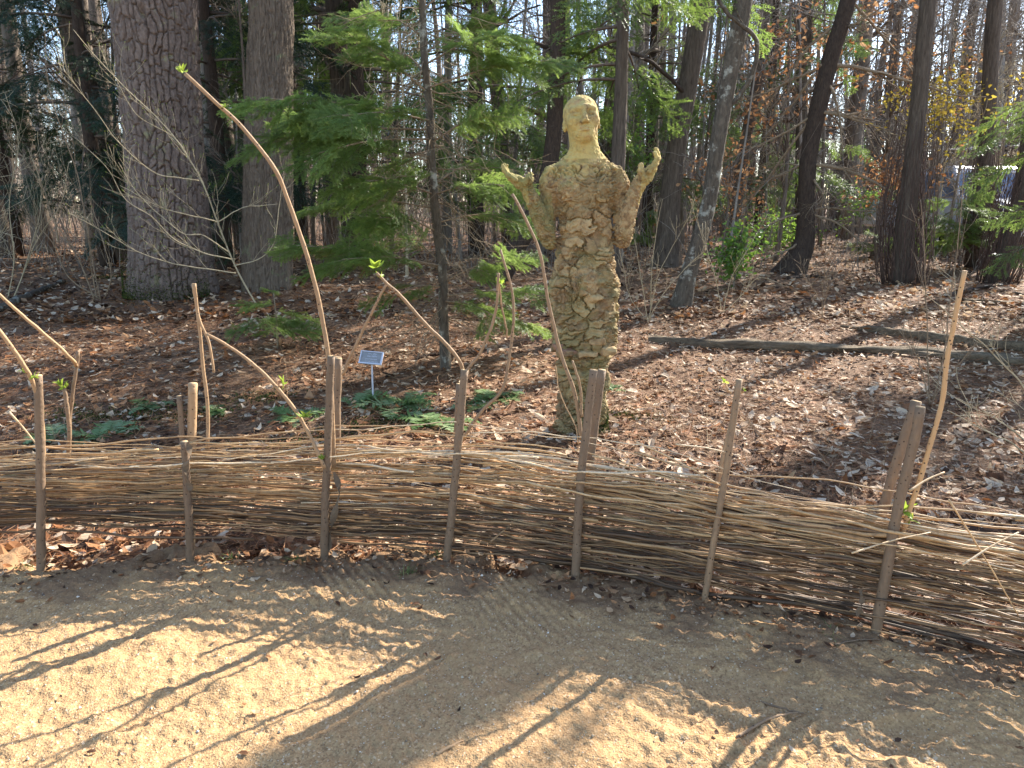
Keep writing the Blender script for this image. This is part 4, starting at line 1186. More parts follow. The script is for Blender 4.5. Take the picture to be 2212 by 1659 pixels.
for (root, cc, r_, Yt) in vine_trees:
    rr = np.random.default_rng(int(abs(cc[0, 0]) * 100)); paths = []; rads = []
    for i in range(150):
        a0 = rr.uniform(0, 6.28); zt = rr.uniform(1.1, 2.6); k = 14
        z = np.linspace(0, zt, k) + float(H(*cc[0][:2])); cx_ = np.interp(z, cc[:, 2], cc[:, 0]); cy_ = np.interp(z, cc[:, 2], cc[:, 1])
        off = rr.uniform(0.6, 2.7) * (0.6 + 0.5 * np.sin(np.linspace(0.3, 2.8, k))) * np.interp(z, cc[:, 2], r_) + 0.02
        an = a0 + np.cumsum(rr.normal(0, 0.10, k))
        paths.append(np.stack([cx_ + np.cos(an) * off, cy_ + np.sin(an) * off, z], -1)); rads.append(np.linspace(1, .5, k) * rr.uniform(.003, .0075))
    mb = MB(); mb.tubes(np.array(paths), np.array(rads), 4, 0.4)
    keep(mb.build('vines', m_vine, kind='stuff'), root)

# limbs of those trees that the photograph shows
def limb(root, pts, Y0, Y1, r0, r1, mat, nm='branch', side=6, seed=0, tw=0.35, depth=1, mb=None):
    c = catmull(path_px(pts, Y0, Y1), 22); u = np.linspace(0, 1, 22)
    rr = np.random.default_rng(seed); m = MB()
    m.tube(c + 0.004 * rr.normal(0, 1, (22, 3)) * (u[:, None] > .05), r0 + (r1 - r0) * u, 6, 0.5)
    for i in range(side):
        k = rr.integers(4, 21); t = unit(c[min(k + 1, 21)] - c[k - 1]); sd = unit(np.cross(t, rr.normal(0, 1, 3)))
        grow(m, c[k], t * 0.7 + sd * 0.6 + np.array([0, 0, -0.1]), tw * rr.uniform(0.5, 1.2), (r0 + (r1 - r0) * u[k]) * 0.5, depth, rr, -0.05, 0.3, (2, 4), minr=0.0012)
    return keep(m.build(nm, mat), root)

B_limb = bark_mat('limb_bark', (0.13, 0.09, 0.055), (0.38, 0.28, 0.18), (25, 25, 25), 2.0, 0.4, 0.004)
for i, (pts, y1) in enumerate([
    ([(1770, 142), (1830, 142), (1900, 158), (1980, 180), (2060, 205), (2130, 210)], -.3), ([(1758, 245), (1800, 245), (1860, 262), (1920, 282)], -.5), ([(1758, 240), (1830, 250), (1900, 262)], .3),
    ([(1745, 355), (1800, 360), (1870, 385), (1930, 420), (1980, 470)], -.6), ([(1740, 455), (1790, 450), (1850, 455), (1900, 456)], -.4), ([(1742, 462), (1800, 478), (1840, 505), (1875, 540)], -.5),
    ([(1762, 150), (1700, 178), (1640, 205), (1580, 215)], .5), ([(1752, 252), (1690, 290), (1630, 318), (1570, 345)], .3), ([(1745, 350), (1690, 375), (1640, 400)], .4), ([(1740, 460), (1690, 472), (1630, 505)], -.3), ([(1738, 520), (1690, 545), (1655, 560)], -.4),
    ([(1775, 160), (1800, 200), (1815, 260), (1820, 320)], -.4), ([(1795, 60), (1740, 110), (1690, 180), (1650, 240)], .4), ([(1830, -10), (1900, 70), (1960, 140), (2000, 200)], .2), ([(1815, 60), (1850, 50), (1900, 20)], -.3), ([(1745, 375), (1770, 405), (1790, 455)], -.4), ([(1760, 160), (1700, 240), (1650, 300)], .6), ([(1750, 260), (1690, 340), (1630, 420), (1560, 480)], .7)]):
    limb(dark, pts, dark_Y, dark_Y + y1, .034 if i < 4 else .024, .008, B_limb, seed=200 + i, side=9, tw=0.5, depth=2)
limb(lich, [(1560, 238), (1600, 205), (1628, 150), (1636, 90), (1610, 60), (1572, 30), (1540, -20)], lich_Y, lich_Y - .3, .030, .020, B_grey, seed=301, side=3)
limb(oak, [(1478, 200), (1400, 130), (1300, 100), (1220, 110), (1105, 78)], oak_Y - .1, oak_Y - 1.4, .03, .035, B_dark, seed=302, side=8, tw=.8, depth=2)
limb(oak, [(1470, 260), (1430, 230), (1390, 170), (1330, 130)], oak_Y - .1, oak_Y - .9, .022, .008, B_dark, seed=303, side=6, tw=.7, depth=2)

# ------------------------------------------------------------------ the small fir in front
g = G(963, 795); FY = g[1]
fir = tree_root(g, 'small fir with thin trunk and bright green needle sprays beside the statue', 'tree', 'fir_tree')
c, rad = px_trunk([(963, 795), (958, 690), (957, 600), (943, 480), (932, 350), (928, 240), (916, 110), (912, 0), (908, -120)], FY, [26, 21, 20, 18, 17, 16, 14, 13, 11])
c = bury(c); cF = catmull(c, 160)
trunk_mesh(c, rad, 180, 40, furrowed(9, 0.003, 21), B_grey, 'trunk', fir)
mbf, mbw = MB(), MB(); rr = np.random.default_rng(77)
def fir_branch(p0px, p1px, dy, n=5, size=0.42, sag=12, y_off=0.0):
    """a branch from the trunk to a place in the photograph, set with sprays along it"""
    Y0 = FY + y_off; mid = ((p0px[0] + p1px[0]) / 2, (p0px[1] + p1px[1]) / 2 - sag)
    c_ = catmull(np.array([P(*p0px, Y0), P(*mid, Y0 + dy * 0.5), P(*p1px, Y0 + dy)]), 16)
    mbw.tube(c_, np.linspace(0.009, 0.003, 16), 5, 0.5)
    its = []
    n = int(n * 1.4)
    for j in range(n):
        u = 0.25 + 0.75 * (j + 0.5) / n; k = min(int(u * 15), 14)
        t = unit(c_[k + 1] - c_[k]); sd = unit(np.cross(t, [0, 0, 1.0])) * (1 if j % 2 else -1)
        its.append((c_[k], t * 0.75 + sd * 0.6 + np.array([0, 0, rr.normal(0, .12)]), size * rr.uniform(0.7, 1.2)))
    its.append((c_[13], unit(c_[15] - c_[13]), size * 0.95))
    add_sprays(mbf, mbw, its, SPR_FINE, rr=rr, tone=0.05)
for spec in [((926, 260), (560, 212), -.6, 10, .46), ((928, 280), (600, 300), -.2, 8, .46), ((930, 300), (690, 330), -.8, 7, .42), ((924, 200), (760, 85), -.4, 7, .42), ((920, 160), (850, 110), .3, 4, .4), ((930, 260), (740, 250), -.9, 7, .42), ((925, 240), (640, 250), .5, 6, .42),
             ((918, 140), (1080, 75), -.5, 7, .42), ((916, 120), (1010, 60), .2, 4, .4), ((922, 190), (1190, 130), -.3, 7, .42), ((930, 310), (1060, 250), -.3, 4, .4), ((938, 420), (1090, 400), -.3, 6, .40), ((936, 400), (1050, 350), .3, 4, .4), ((945, 500), (820, 470), -.4, 5, .42), ((940, 450), (700, 440), .4, 6, .42), ((938, 420), (790, 390), -.6, 5, .42),
             ((955, 580), (640, 530), -.3, 8, .40), ((955, 575), (740, 560), -.7, 6, .40), ((955, 570), (850, 500), .4, 4, .38), ((957, 610), (1110, 560), -.3, 5, .36), ((957, 640), (1180, 640), -.5, 7, .34), ((957, 650), (1080, 690), -.6, 5, .32), ((957, 660), (1150, 700), .2, 5, .30), ((935, 350), (860, 360), .2, 3, .4), ((945, 480), (1130, 470), .3, 5, .36), ((957, 620), (850, 640), -.4, 3, .3), ((915, 80), (800, 30), .3, 5, .4), ((913, 20), (1010, -30), .1, 5, .4), ((912, 10), (830, -40), -.2, 5, .4)]:
    fir_branch(*spec)
# dead hanging needles and bare lower twigs
for i in range(150):
    k = rr.integers(20, 140); a = rr.uniform(0, 6.28)
    grow(mbw, cF[k], (math.cos(a), math.sin(a) * .6, rr.uniform(-.5, .15)), rr.uniform(.3, .9), .0045, 1, rr, -.25, .35, (3, 6), minr=.0012)
keep(mbf.build('foliage', F_fir, smoothed=False), fir); keep(mbw.build('branches', B_limb), fir)
# sapling firs on the ground
def sapling(base, hpx, label, seed, n=9, size=.34, w=1.0, lib=None, mat=None):
    g = G(*base); root = tree_root(g, label, 'tree', 'fir_sapling')
    rr = np.random.default_rng(seed); hgt = hpx * g[1] / FPX
    mf, mw = MB(), MB()
    mw.tube(np.array([g - [0, 0, .05], g + [0.01, 0, hgt * .5], g + [0, 0, hgt]]), [.012, .009, .004], 6, .5)
    its = []
    for i in range(n):
        a = i * 2.4 + rr.uniform(-.3, .3); z = hgt * rr.uniform(.3, 1.0)
        its.append((g + [0, 0, z], (math.cos(a) * w, math.sin(a) * w, rr.uniform(-.05, .3)), size * rr.uniform(.7, 1.2)))
    add_sprays(mf, mw, its, lib or SPR_FINE, rr=rr)
    keep(mw.build('stem', B_limb), root); keep(mf.build('foliage', mat or F_fir, smoothed=False), root)
sapling((600, 755), 125, 'knee-high fir sapling growing below the shaggy cedar', 31, 12, .42)
sapling((1890, 560), 55, 'low pale green hemlock sapling between the bowed tree and the vines', 33, 9, .55)
sapling((2050, 585), 150, 'young bright green hemlock between the vine-covered trees', 35, 22, .75)
sapling((1380, 560), 130, 'dark green fir sapling at the foot of the oak', 37, 14, .60)
# ------------------------------------------------------------------ hemlocks behind
def hemlock_parts(seed, hgt, z0, rmax, nb, lib, tone=0.0, lean=0.0):
    """trunk, branches and foliage of an evergreen standing at the origin"""
    rr = np.random.default_rng(seed); mf, mw, mt = MB(), MB(), MB()
    z = np.linspace(-0.1, hgt, 14)
    tc = np.stack([lean * z + 0.03 * np.sin(z), 0.03 * np.cos(z * 0.8) - 0.03, z], -1)
    mt.tube(tc, np.linspace(0.012 * hgt + 0.03, 0.02, 14), 9)
    for i in range(nb):
        u = (i + rr.random()) / nb; zz_ = z0 + (hgt * 0.97 - z0) * u
        a = rr.uniform(0, 6.28); L = rmax * (0.35 + 0.65 * (1 - u)) * rr.uniform(0.6, 1.15)
        p0 = np.array([np.interp(zz_, z, tc[:, 0]), np.interp(zz_, z, tc[:, 1]), zz_])
        w = np.linspace(0, 1, 7); d = np.array([math.cos(a), math.sin(a), 0.12])
        c_ = p0 + d[None] * (w * L)[:, None] + np.array([0, 0, -0.30 * L])[None] * (w ** 2)[:, None]
        mw.tube(c_, np.linspace(0.02, 0.005, 7) * max(L, .6) ** 0.5, 4, 0.4)
        its = []
        ns = max(2, int(L / 0.38))
        for j in range(ns):
            uu = 0.2 + 0.8 * (j + rr.random()) / ns; k = min(int(uu * 6), 5)
            t = unit(c_[k + 1] - c_[k]); sd = unit(np.cross(t, [0, 0, 1.0])) * (1 if j % 2 else -1)
            its.append((c_[k] + (c_[k + 1] - c_[k]) * (uu * 6 - k), t + sd * rr.uniform(.3, .9) + np.array([0, 0, rr.normal(-.1, .15)]), rr.uniform(.55, 1.0)))
        its.append((c_[5], unit(c_[6] - c_[4]), 0.8))
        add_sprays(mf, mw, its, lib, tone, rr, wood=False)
    return mt, mw, mf

def evergreen(proto, x, y, label, rz_=0.0, sc=1.0, group=None, name='hemlock_tree'):
    root = empty(name, (x, y, float(H(x, y))), rz_); root.scale = (sc, sc, sc)
    tag(root, label, 'tree', group)
    for nm, me in proto:
        o = bpy.data.objects.new(nm, me); COL.objects.link(o); o.parent = root
        if nm in ('limbs', 'branches', 'foliage'): o['kind'] = 'stuff'
    return root

def proto_of(parts, bark, fol):
    mt, mw, mf = parts
    return [('trunk', mt.mesh('trunk', bark)), ('branches', mw.mesh('branches', B_twig)), ('foliage', mf.mesh('foliage', fol, False))]

def at_px(px, Y): return float(ray(px, 500)[0] / ray(px, 500)[1] * Y)

PH_A = proto_of(hemlock_parts(1, 11.0, 1.3, 2.5, 64, SPR_MID), B_dark, F_hem)
PH_B = proto_of(hemlock_parts(2, 9.0, 1.0, 2.3, 56, SPR_MID, 0.0), B_dark, F_dark)
PH_C = proto_of(hemlock_parts(3, 14.0, 4.5, 2.6, 52, SPR_COARSE), B_dark, F_dark)
evergreen(PH_A, at_px(1395, 19.5), 19.5, 'broad hemlock with drooping green boughs rising behind the statue head', 0.4, 1.0)
evergreen(PH_A, at_px(780, 13.5), 13.5, 'thick hemlock crowding behind the small fir', 2.1, 0.95)
evergreen(PH_B, at_px(480, 12.5), 12.5, 'dark hemlock filling the gap between pine and cedar', 1.0, 1.0)
evergreen(PH_B, at_px(225, 13.5), 13.5, 'dark hemlock spreading on the far side of the big pine', 4.0, 1.05)
evergreen(PH_B, at_px(30, 16.0), 16.0, 'dark hemlock at the edge of the far sunny clearing', 5.2, 1.1)
PH_D = proto_of(hemlock_parts(6, 8.0, 2.75, 1.75, 40, SPR_MID, 0.05), B_oak, F_hem)
evergreen(PH_D, at_px(1325, 10.6), 10.6, 'hemlock whose green boughs hang just above the statue head', 0.9)
evergreen(PH_A, at_px(1030, 15.5), 15.5, 'tall hemlock shading the leaning dark trunk', 3.0, 1.1)
evergreen(PH_B, at_px(650, 17.0), 17.0, 'dark hemlock standing deeper in the wood past the cedar', 0.2, 1.15)
evergreen(PH_A, 6.0, 7.5, 'hemlock with low sunlit boughs overhanging the parked truck', 1.6, 0.54)
pz = np.linspace(-.3, 18, 16); bx_, by_ = 7.9, 10.0
mb = MB(); mb.tube(np.stack([bx_ + .02 * pz, by_ + .03 * np.sin(pz * .5), float(H(bx_, by_)) + pz], -1), np.linspace(.27, .10, 16), 20)
sp = tree_root((bx_, by_), 'stout pine whose trunk throws the broad shadow over the sand', 'tree', 'pine_tree'); keep(mb.build('trunk', B_pine), sp)
mbw, mbf = MB(), MB(); rr = np.random.default_rng(44)
for i in range(9):
    a = rr.uniform(0, 6.28); z_ = rr.uniform(13.5, 17.5); tips = []
    grow(mbw, np.array([bx_ + .02 * z_, by_, z_]), (math.cos(a), math.sin(a), .3), 2.0, .05, 1, rr, .1, .25, (2, 4), tips=tips)
    add_sprays(mbf, mbw, [(p_, d_, .7) for p_, d_ in tips], SPR_COARSE, rr=rr, wood=False)
keep(mbw.build('limbs', B_twig), sp); keep(mbf.build('crown', F_dark, smoothed=False), sp)
evergreen(PH_A, at_px(1640, 19.0), 19.0, 'pale green hemlock seen between thin trunks behind the holly', 2.6, 0.9)

# ------------------------------------------------------------------ bare trees of the far wood
def bare_parts(seed, hgt, r, nl, z0, depth=2, llen=(1.6, 3.4), mat=None):
    rr = np.random.default_rng(seed); mt, ml = MB(), MB()
    z = np.linspace(-0.2, hgt, 12); a1, a2 = rr.uniform(0, 6, 2); ln = rr.normal(0, 0.03, 2)
    tc = np.stack([ln[0] * z + 0.14 * np.sin(z * 0.45 + a1) - 0.14 * math.sin(a1), ln[1] * z + 0.1 * np.sin(z * 0.5 + a2) - 0.1 * math.sin(a2), z], -1)
    mt.tube(tc, r * (1 - 0.75 * np.linspace(0, 1, 12)) * (1 + 0.35 * np.exp(-np.maximum(z, 0) / 0.3)), 8)
    for i in range(nl):
        zz_ = rr.uniform(z0, hgt * 0.97); a = rr.uniform(0, 6.28)
        p0 = np.array([np.interp(zz_, z, tc[:, k]) for k in range(3)])
        grow(ml, p0, (math.cos(a), math.sin(a), rr.uniform(0.2, 0.9)), rr.uniform(*llen), r * 0.33 * (1.1 - zz_ / hgt), depth, rr, 0.15, 0.28, (3, 6), sides=4, minr=0.004)
    return mt, ml
def bproto(parts, bark, tw):
    return [('trunk', parts[0].mesh('trunk', bark)), ('limbs', parts[1].mesh('limbs', tw))]
B_far2 = bark_mat('far_bark_grey', (0.13, 0.112, 0.095), (0.40, 0.345, 0.285), (10, 10, 1.5), 2.0, 0.5, 0.02)
BP = [bproto(bare_parts(20, 15, .16, 16, 3.0), B_far, B_far), bproto(bare_parts(21, 13, .11, 15, 2.4), B_far2, B_far2), bproto(bare_parts(22, 16, .20, 16, 3.6), B_oak, B_twig), bproto(bare_parts(23, 12, .085, 16, 1.6), B_far2, B_far2)]
SPl = [bproto(bare_parts(30, 5.0, .030, 16, 0.5, 2, (.7, 1.5)), B_far2, B_far2), bproto(bare_parts(31, 6.5, .040, 20, 0.7, 2, (.8, 1.7)), B_far, B_far), bproto(bare_parts(32, 3.6, .022, 15, 0.2, 2, (.5, 1.2)), B_pale, B_pale)]
def in_corridor(x, y):
    l = 0.69 * x - 0.72 * y; a = 0.72 * x + 0.69 * y
    return (-5.2 < l < 0.8 and a < 30) or (-7.0 < l <= -5.2 and a < 22) or (-10.5 < l <= -7.0 and a < 15)
rr = np.random.default_rng(71); placed = []
ZONES = [(280, 'past the fallen grey branch'), (450, 'behind the big plated pine'), (545, 'between the big pine and the shaggy cedar'), (760, 'behind the shaggy cedar'), (980, 'behind the small fir'), (1190, 'behind the leaning dark trunk'), (1420, 'behind the statue'), (1530, 'behind the furrowed oak'), (1730, 'behind the holly bush'), (1930, 'beyond the heap of poles'), (99999, 'behind the vine-wrapped trees')]
def zone(x, y):
    px = 1106 + x / y * FPX / 1.0 * 0.985
    return next(w for k, w in ZONES if px < k)
far_lab = ['tall bare brown tree deep in the wood', 'slim bare grey tree deep in the wood', 'stout bare oak deep in the wood', 'thin low-limbed grey tree deep in the wood']
n_far = 0
while n_far < 205:
    y = 14.5 + 48 * rr.random() ** 1.25; x = rr.uniform(-0.84, 0.84) * y
    if n_far >= 150: y = rr.uniform(22, 55); x = rr.uniform(0.15, 0.80) * y
    if in_corridor(x, y) or any((x - a) ** 2 + (y - b) ** 2 < (0.55 + 0.012 * y) ** 2 for a, b in placed): continue
    if y < 22 and abs(x - at_px(1860, y)) < 1.2: continue
    placed.append((x, y)); k = rr.integers(4)
    root = evergreen(BP[k], x, y, far_lab[k] + ' ' + zone(x, y), rr.uniform(0, 6.28), rr.uniform(.8, 1.2), ['tall brown trees of the far wood', 'slim grey trees of the far wood', 'stout oaks of the far wood', 'thin low-limbed trees of the far wood'][k], 'bare_tree')
    n_far += 1
n_sap = 0
for i in range(26):
    y = rr.uniform(14, 19); x = at_px(rr.uniform(1500, 2230), y); k = rr.integers(3)
    if abs(x - at_px(1850, y)) < .8: continue
    placed.append((x, y)); evergreen(SPl[k], x, y, ['thin grey leafless sapling in the undergrowth', 'thin brown leafless sapling in the undergrowth', 'pale many-twigged sapling in the undergrowth'][k] + ' ' + zone(x, y), rr.uniform(0, 6.28), rr.uniform(.8, 1.2), ['grey saplings', 'brown saplings', 'pale saplings'][k], 'bare_sapling')
sap_lab = ['thin grey leafless sapling in the undergrowth', 'thin brown leafless sapling in the undergrowth', 'pale many-twigged sapling in the undergrowth']
while n_sap < 110:
    y = 10.5 + 26 * rr.random() ** 1.2; x = rr.uniform(-0.82, 0.82) * y
    if any((x - a) ** 2 + (y - b) ** 2 < 0.3 for a, b in placed) or (in_corridor(x, y) and rr.random() < .7): continue
    if y < 16 and (abs(x - at_px(375, y)) < 1.0 or abs(x - at_px(1860, y)) < 1.3): continue
    placed.append((x, y)); k = rr.integers(3)
    evergreen(SPl[k], x, y, sap_lab[k] + ' ' + zone(x, y), rr.uniform(0, 6.28), rr.uniform(.75, 1.25), ['grey saplings', 'brown saplings', 'pale saplings'][k], 'bare_sapling')
    n_sap += 1
# distant pines whose dark crowns close the view
for i in range(16):
    while True:
        y = rr.uniform(22, 55); x = rr.uniform(-0.85, 0.85) * y
        if not in_corridor(x, y) and not (-0.12 * y < x < 0.42 * y and y < 40): break
    evergreen(PH_C, x, y, 'tall dark evergreen deep in the far wood ' + zone(x, y), rr.uniform(0, 6.28), rr.uniform(.8, 1.15), 'dark evergreens of the far wood', 'evergreen_tree')

# tangled brush and the closed mass of wood far behind
def brush(n, y0, y1, h0, h1, r0, r1, name, label, mat, seed, power=1.0, spread=0.85, lean=0.25, avoid=True, npts=7):
    rr = np.random.default_rng(seed)
    y = y0 + (y1 - y0) * rr.random(n) ** power; x = rr.uniform(-spread, spread, n) * y
    L = rr.uniform(h0, h1, n); d = np.stack([rr.normal(0, lean, n), rr.normal(0, lean, n), np.ones(n)], -1); d = unit(d)
    w = np.linspace(0, 1, npts)
    bend = rr.normal(0, 0.35, (n, 3)); bend[:, 2] = -np.abs(bend[:, 2])
    p = np.stack([x, y, H(x, y) - 0.03], -1)[:, None] + d[:, None] * (w[None] * L[:, None])[..., None] + bend[:, None] * (w[None] ** 2 * L[:, None])[..., None] * 0.6
    p = p + rr.normal(0, 0.015, p.shape) * L[:, None, None] * (w[None, :, None] > 0)
    rad = rr.uniform(r0, r1, n)[:, None] * (1 - 0.7 * w[None])
    mb = MB(); mb.tubes(p, rad, 3, rr.random(n), cap=False)
    return tag(mb.build(name, mat), label, 'undergrowth', kind='stuff')
brush(2600, 12, 34, 0.5, 2.6, .003, .008, 'undergrowth', 'tangle of thin leafless stems among the trunks', B_far2, 5, 1.1)
brush(3600, 24, 75, 2.0, 8.0, .012, .035, 'distant_thicket', 'grey-brown leafless thicket closing the view through the wood', B_far, 6, 1.0, 0.9, 0.16)
brush(1500, 55, 110, 8.0, 19.0, .05, .14, 'distant_wood', 'closed mass of bare trunks far behind the clearing', B_far2, 7, 1.0, 0.9, 0.06, npts=5)
rr = np.random.default_rng(15)
mb = MB(); n = 16000
y = rr.uniform(45, 105, n); x = rr.uniform(-.9, .9, n) * y; z = rr.uniform(1, 17, n) * (0.35 + 0.65 * rr.random(n))
d = unit(rr.normal(0, 1, (n, 3)) + [0, 0, 0.5]); L = rr.uniform(0.8, 2.6, n)
w = np.linspace(0, 1, 3); p = np.stack([x, y, z], -1)[:, None] + d[:, None] * (w[None] * L[:, None])[..., None] + (rr.normal(0, .2, (n, 3)) * L[:, None])[:, None] * (w ** 2)[None, :, None]
mb.tubes(p, rr.uniform(.015, .035, n)[:, None] * (1 - .6 * w[None]), 3, rr.random(n), cap=False)
tag(mb.build('distant_branches', B_far2), 'haze of bare branches above the closed far wood', 'branches', kind='stuff')

# ------------------------------------------------------------------ trees that kept their leaves
def leafy(name, label, px, Y, zc, rads, n, mat, seed, size=(.05, .10), stem=True, trunk_r=.05, bark=None, trunk_h=None):
    """a tree whose leaves hang in loose clumps"""
    rr = np.random.default_rng(seed); x = at_px(px, Y); z0 = float(H(x, Y))
    root = tree_root((x, Y), label, 'tree' if trunk_r > .02 else 'shrub', name)
    mt, ml = MB(), MB(); tips = []
    th_ = trunk_h or zc + rads[2] * 0.6 - z0
    zz_ = np.linspace(-.1, th_, 8); tc = np.stack([x + 0.08 * np.sin(zz_ * 1.1), Y + 0 * zz_, z0 + zz_], -1)
    mt.tube(tc, trunk_r * (1 - .7 * np.linspace(0, 1, 8)), 7)
    for i in range(26):
        v = unit(rr.normal(0, 1, 3)) * rr.random() ** .4 * np.array(rads); c = np.array([x, Y, zc]) + v
        k = rr.integers(2, 8); s_ = tc[min(k, 7)]
        grow(ml, s_, c - s_, np.linalg.norm(c - s_), trunk_r * .3, 1, rr, 0, .25, (3, 5), tips=tips, minr=.002)
    T = np.array([t[0] for t in tips]); k = rr.integers(len(T), size=n)
    p = T[k] + rr.normal(0, 0.10, (n, 3)) * np.array([1, 1, .8])
    mf = MB(); L = rr.uniform(*size, n)
    leaves(mf, p[:, 0], p[:, 1], p[:, 2], L, L * rr.uniform(.4, .6, n), rr.uniform(0, 6.28, n), rr.normal(-.5, .6, n), rr.normal(0, .7, n), rr.normal(.2, .3, n), rr.normal(.1, .3, n), rr.random(n))
    keep(mt.build('stem' if trunk_r <= .02 else 'trunk', bark or B_far), root); keep(ml.build('branches', B_twig), root); keep(mf.build('foliage', mat, smoothed=False), root)
leafy('oak_sapling', 'young oak keeping dry orange leaves between thin trunks above the holly', 1680, 14.0, 3.9, (1.5, 1.0, 1.7), 750, F_orange, 1, (.06, .13))
leafy('oak_sapling', 'young oak with orange leaves just past the bowed dark tree', 1890, 15.5, 4.6, (1.4, 1.0, 1.2), 500, F_orange, 2, (.06, .12))
leafy('oak_sapling', 'low young oak with rusty leaves beside the ivy-covered trunk', 1900, 13.5, 1.95, (.8, .6, .35), 450, F_orange, 3, (.06, .12), trunk_r=.025)
leafy('oak_sapling', 'small oak with scattered rusty leaves left of the lichen-blotched trunk', 1560, 13.0, 1.7, (.7, .6, .8), 500, F_orange, 4, (.05, .10), trunk_r=.025)
leafy('beech_sapling', 'sapling with yellow leaves behind the vine-wrapped trees', 1985, 13.5, 3.3, (1.0, .7, .6), 900, F_yellow, 5, (.05, .10), trunk_r=.03)
leafy('holly_bush', 'bright glossy green holly bush between the thin trunks', 1592, 10.6, .95, (.17, .15, .42), 700, F_holly, 6, (.05, .10), trunk_r=.015)
leafy('evergreen_shrub', 'low green shrub behind the small heap of debris', 1680, 14.5, 1.1, (.7, .5, .35), 900, F_holly, 7, (.05, .09), trunk_r=.015)
leafy('evergreen_shrub', 'sunlit yellow-green shrub right of the ivy-covered trunk', 1890, 19.0, 1.6, (.8, .6, .7), 900, F_holly, 8, (.06, .11), trunk_r=.018)
leafy('evergreen_shrub', 'pale green leafy shrub seen beside the statue head', 1345, 17.0, 3.2, (.7, .6, 1.3), 900, F_holly, 9, (.07, .13), trunk_r=.018)
# ivy-covered trunk in the clearing
iv, iv_c, iv_r, iv_Y = make_trunk('ivy-covered trunk standing across the sunny clearing', [(1842, 462), (1846, 380), (1852, 250), (1868, 0)], (1842, 495), [30, 26, 24, 22], B_far, furrowed(12, .006, 31), 'tree', 15, seed=31, na=40, nz=80)
rr = np.random.default_rng(8); n = 2600; zi = rr.uniform(.1, 4.6, n) + float(H(*iv_c[0][:2])); an = rr.uniform(0, 6.28, n); ro = np.interp(zi, iv_c[:, 2], iv_r) + rr.uniform(.01, .10, n)
mb = MB(); L = rr.uniform(.06, .11, n)
leaves(mb, np.interp(zi, iv_c[:, 2], iv_c[:, 0]) + np.cos(an) * ro, np.interp(zi, iv_c[:, 2], iv_c[:, 1]) + np.sin(an) * ro, zi, L, L * .8, an, rr.normal(-.9, .3, n), rr.normal(0, .4, n), rr.normal(.1, .2, n), rr.normal(.1, .2, n), rr.random(n) * .7)
keep(mb.build('ivy', F_holly, smoothed=False, kind='stuff'), iv)
# ------------------------------------------------------------------ bare shrub by the pine
g = G(560, 668); BY = g[1]
shrub = tree_root(g, 'leafless shrub with long arching yellowish twigs beside the big pine', 'shrub', 'bare_shrub')
rr = np.random.default_rng(12)
def bare_stem(parent, pts, Y0, Y1, r0, r1, n_side, tw, mat, seed, nm='stem', up=0.25, buds=None, depth=1):
    rr = np.random.default_rng(seed); c = catmull(path_px(pts, Y0, Y1), 30); u = np.linspace(0, 1, 30)
    m = MB(); m.tube(c + .006 * np.stack([fbm(np.stack([u * 8, u * 0 + seed, u * 0 + k], -1), 2, k) for k in range(3)], -1) * (u[:, None] > .03), r0 + (r1 - r0) * u, 5, .5)
    tips = []
    for i in range(n_side):
        k = rr.integers(5, 29); t = unit(c[min(k + 1, 29)] - c[k - 1]); sd = unit(np.cross(t, rr.normal(0, 1, 3)))
        grow(m, c[k], t + sd * .55 + np.array([0, 0, up]), tw * rr.uniform(.5, 1.2), (r0 + (r1 - r0) * u[k]) * .5, depth, rr, up, .22, (2, 4), minr=.0014, tips=tips)
    o = keep(m.build(nm, mat), parent)
    if buds is not None:
        mbb = MB()
        for (p_, d_) in tips[: 90]:
            mbb.tube(np.array([p_, p_ + d_ * .008, p_ + d_ * .016]), [.002, .0042, .001], 4, rr.random())
        if mbb.n: b_ = mbb.build('buds', buds); b_.parent = o; b_['kind'] = 'stuff'
    return o
main = [[(560, 668), (520, 600), (495, 545), (470, 480), (440, 400), (400, 330), (340, 255), (270, 190), (200, 115), (160, 65)],
        [(470, 480), (430, 470), (370, 455), (320, 435), (260, 400)], [(500, 560), (440, 545), (380, 520), (330, 470), (270, 430), (230, 360), (165, 300)],
        [(510, 590), (440, 580), (360, 565), (300, 545), (240, 510), (150, 460)], [(430, 390), (390, 385), (330, 370), (260, 310), (200, 230), (145, 160)],
        [(495, 545), (440, 510), (390, 500), (300, 420), (255, 350)], [(440, 400), (420, 360), (380, 300), (330, 270), (290, 240), (240, 150)], [(505, 575), (560, 560), (590, 530), (600, 470), (612, 380)], [(470, 480), (520, 450), (560, 445), (600, 440)]]
for i, p in enumerate(main):
    bare_stem(shrub, p, BY, BY - [.8, .6, .7, .8, .9, .6, .7, .2, .1][i], .012 if i == 0 else .0080, .0030, [16, 7, 10, 10, 10, 8, 9, 5, 4][i], .45, B_pale, 400 + i, buds=m_sprig)
g = G(205, 655)
sh2 = tree_root(g, 'cluster of thin brown leafless stems left of the big pine', 'shrub', 'bare_shrub')
for i, p in enumerate([[(218, 650), (200, 560), (182, 450), (165, 370), (140, 300), (108, 200), (95, 60)], [(210, 645), (195, 560), (190, 480)], [(225, 645), (240, 590), (215, 500), (190, 420)], [(205, 650), (170, 560), (120, 480), (90, 400), (40, 330)], [(215, 645), (150, 600), (110, 520), (60, 470)]]):
    bare_stem(sh2, p, g[1], g[1] - .3, .010, .004, 9, .6, B_limb, 430 + i)
g = G(8, 690)
sh3 = tree_root(g, 'pale tangled leafless shrub past the fallen branch', 'shrub', 'bare_shrub')
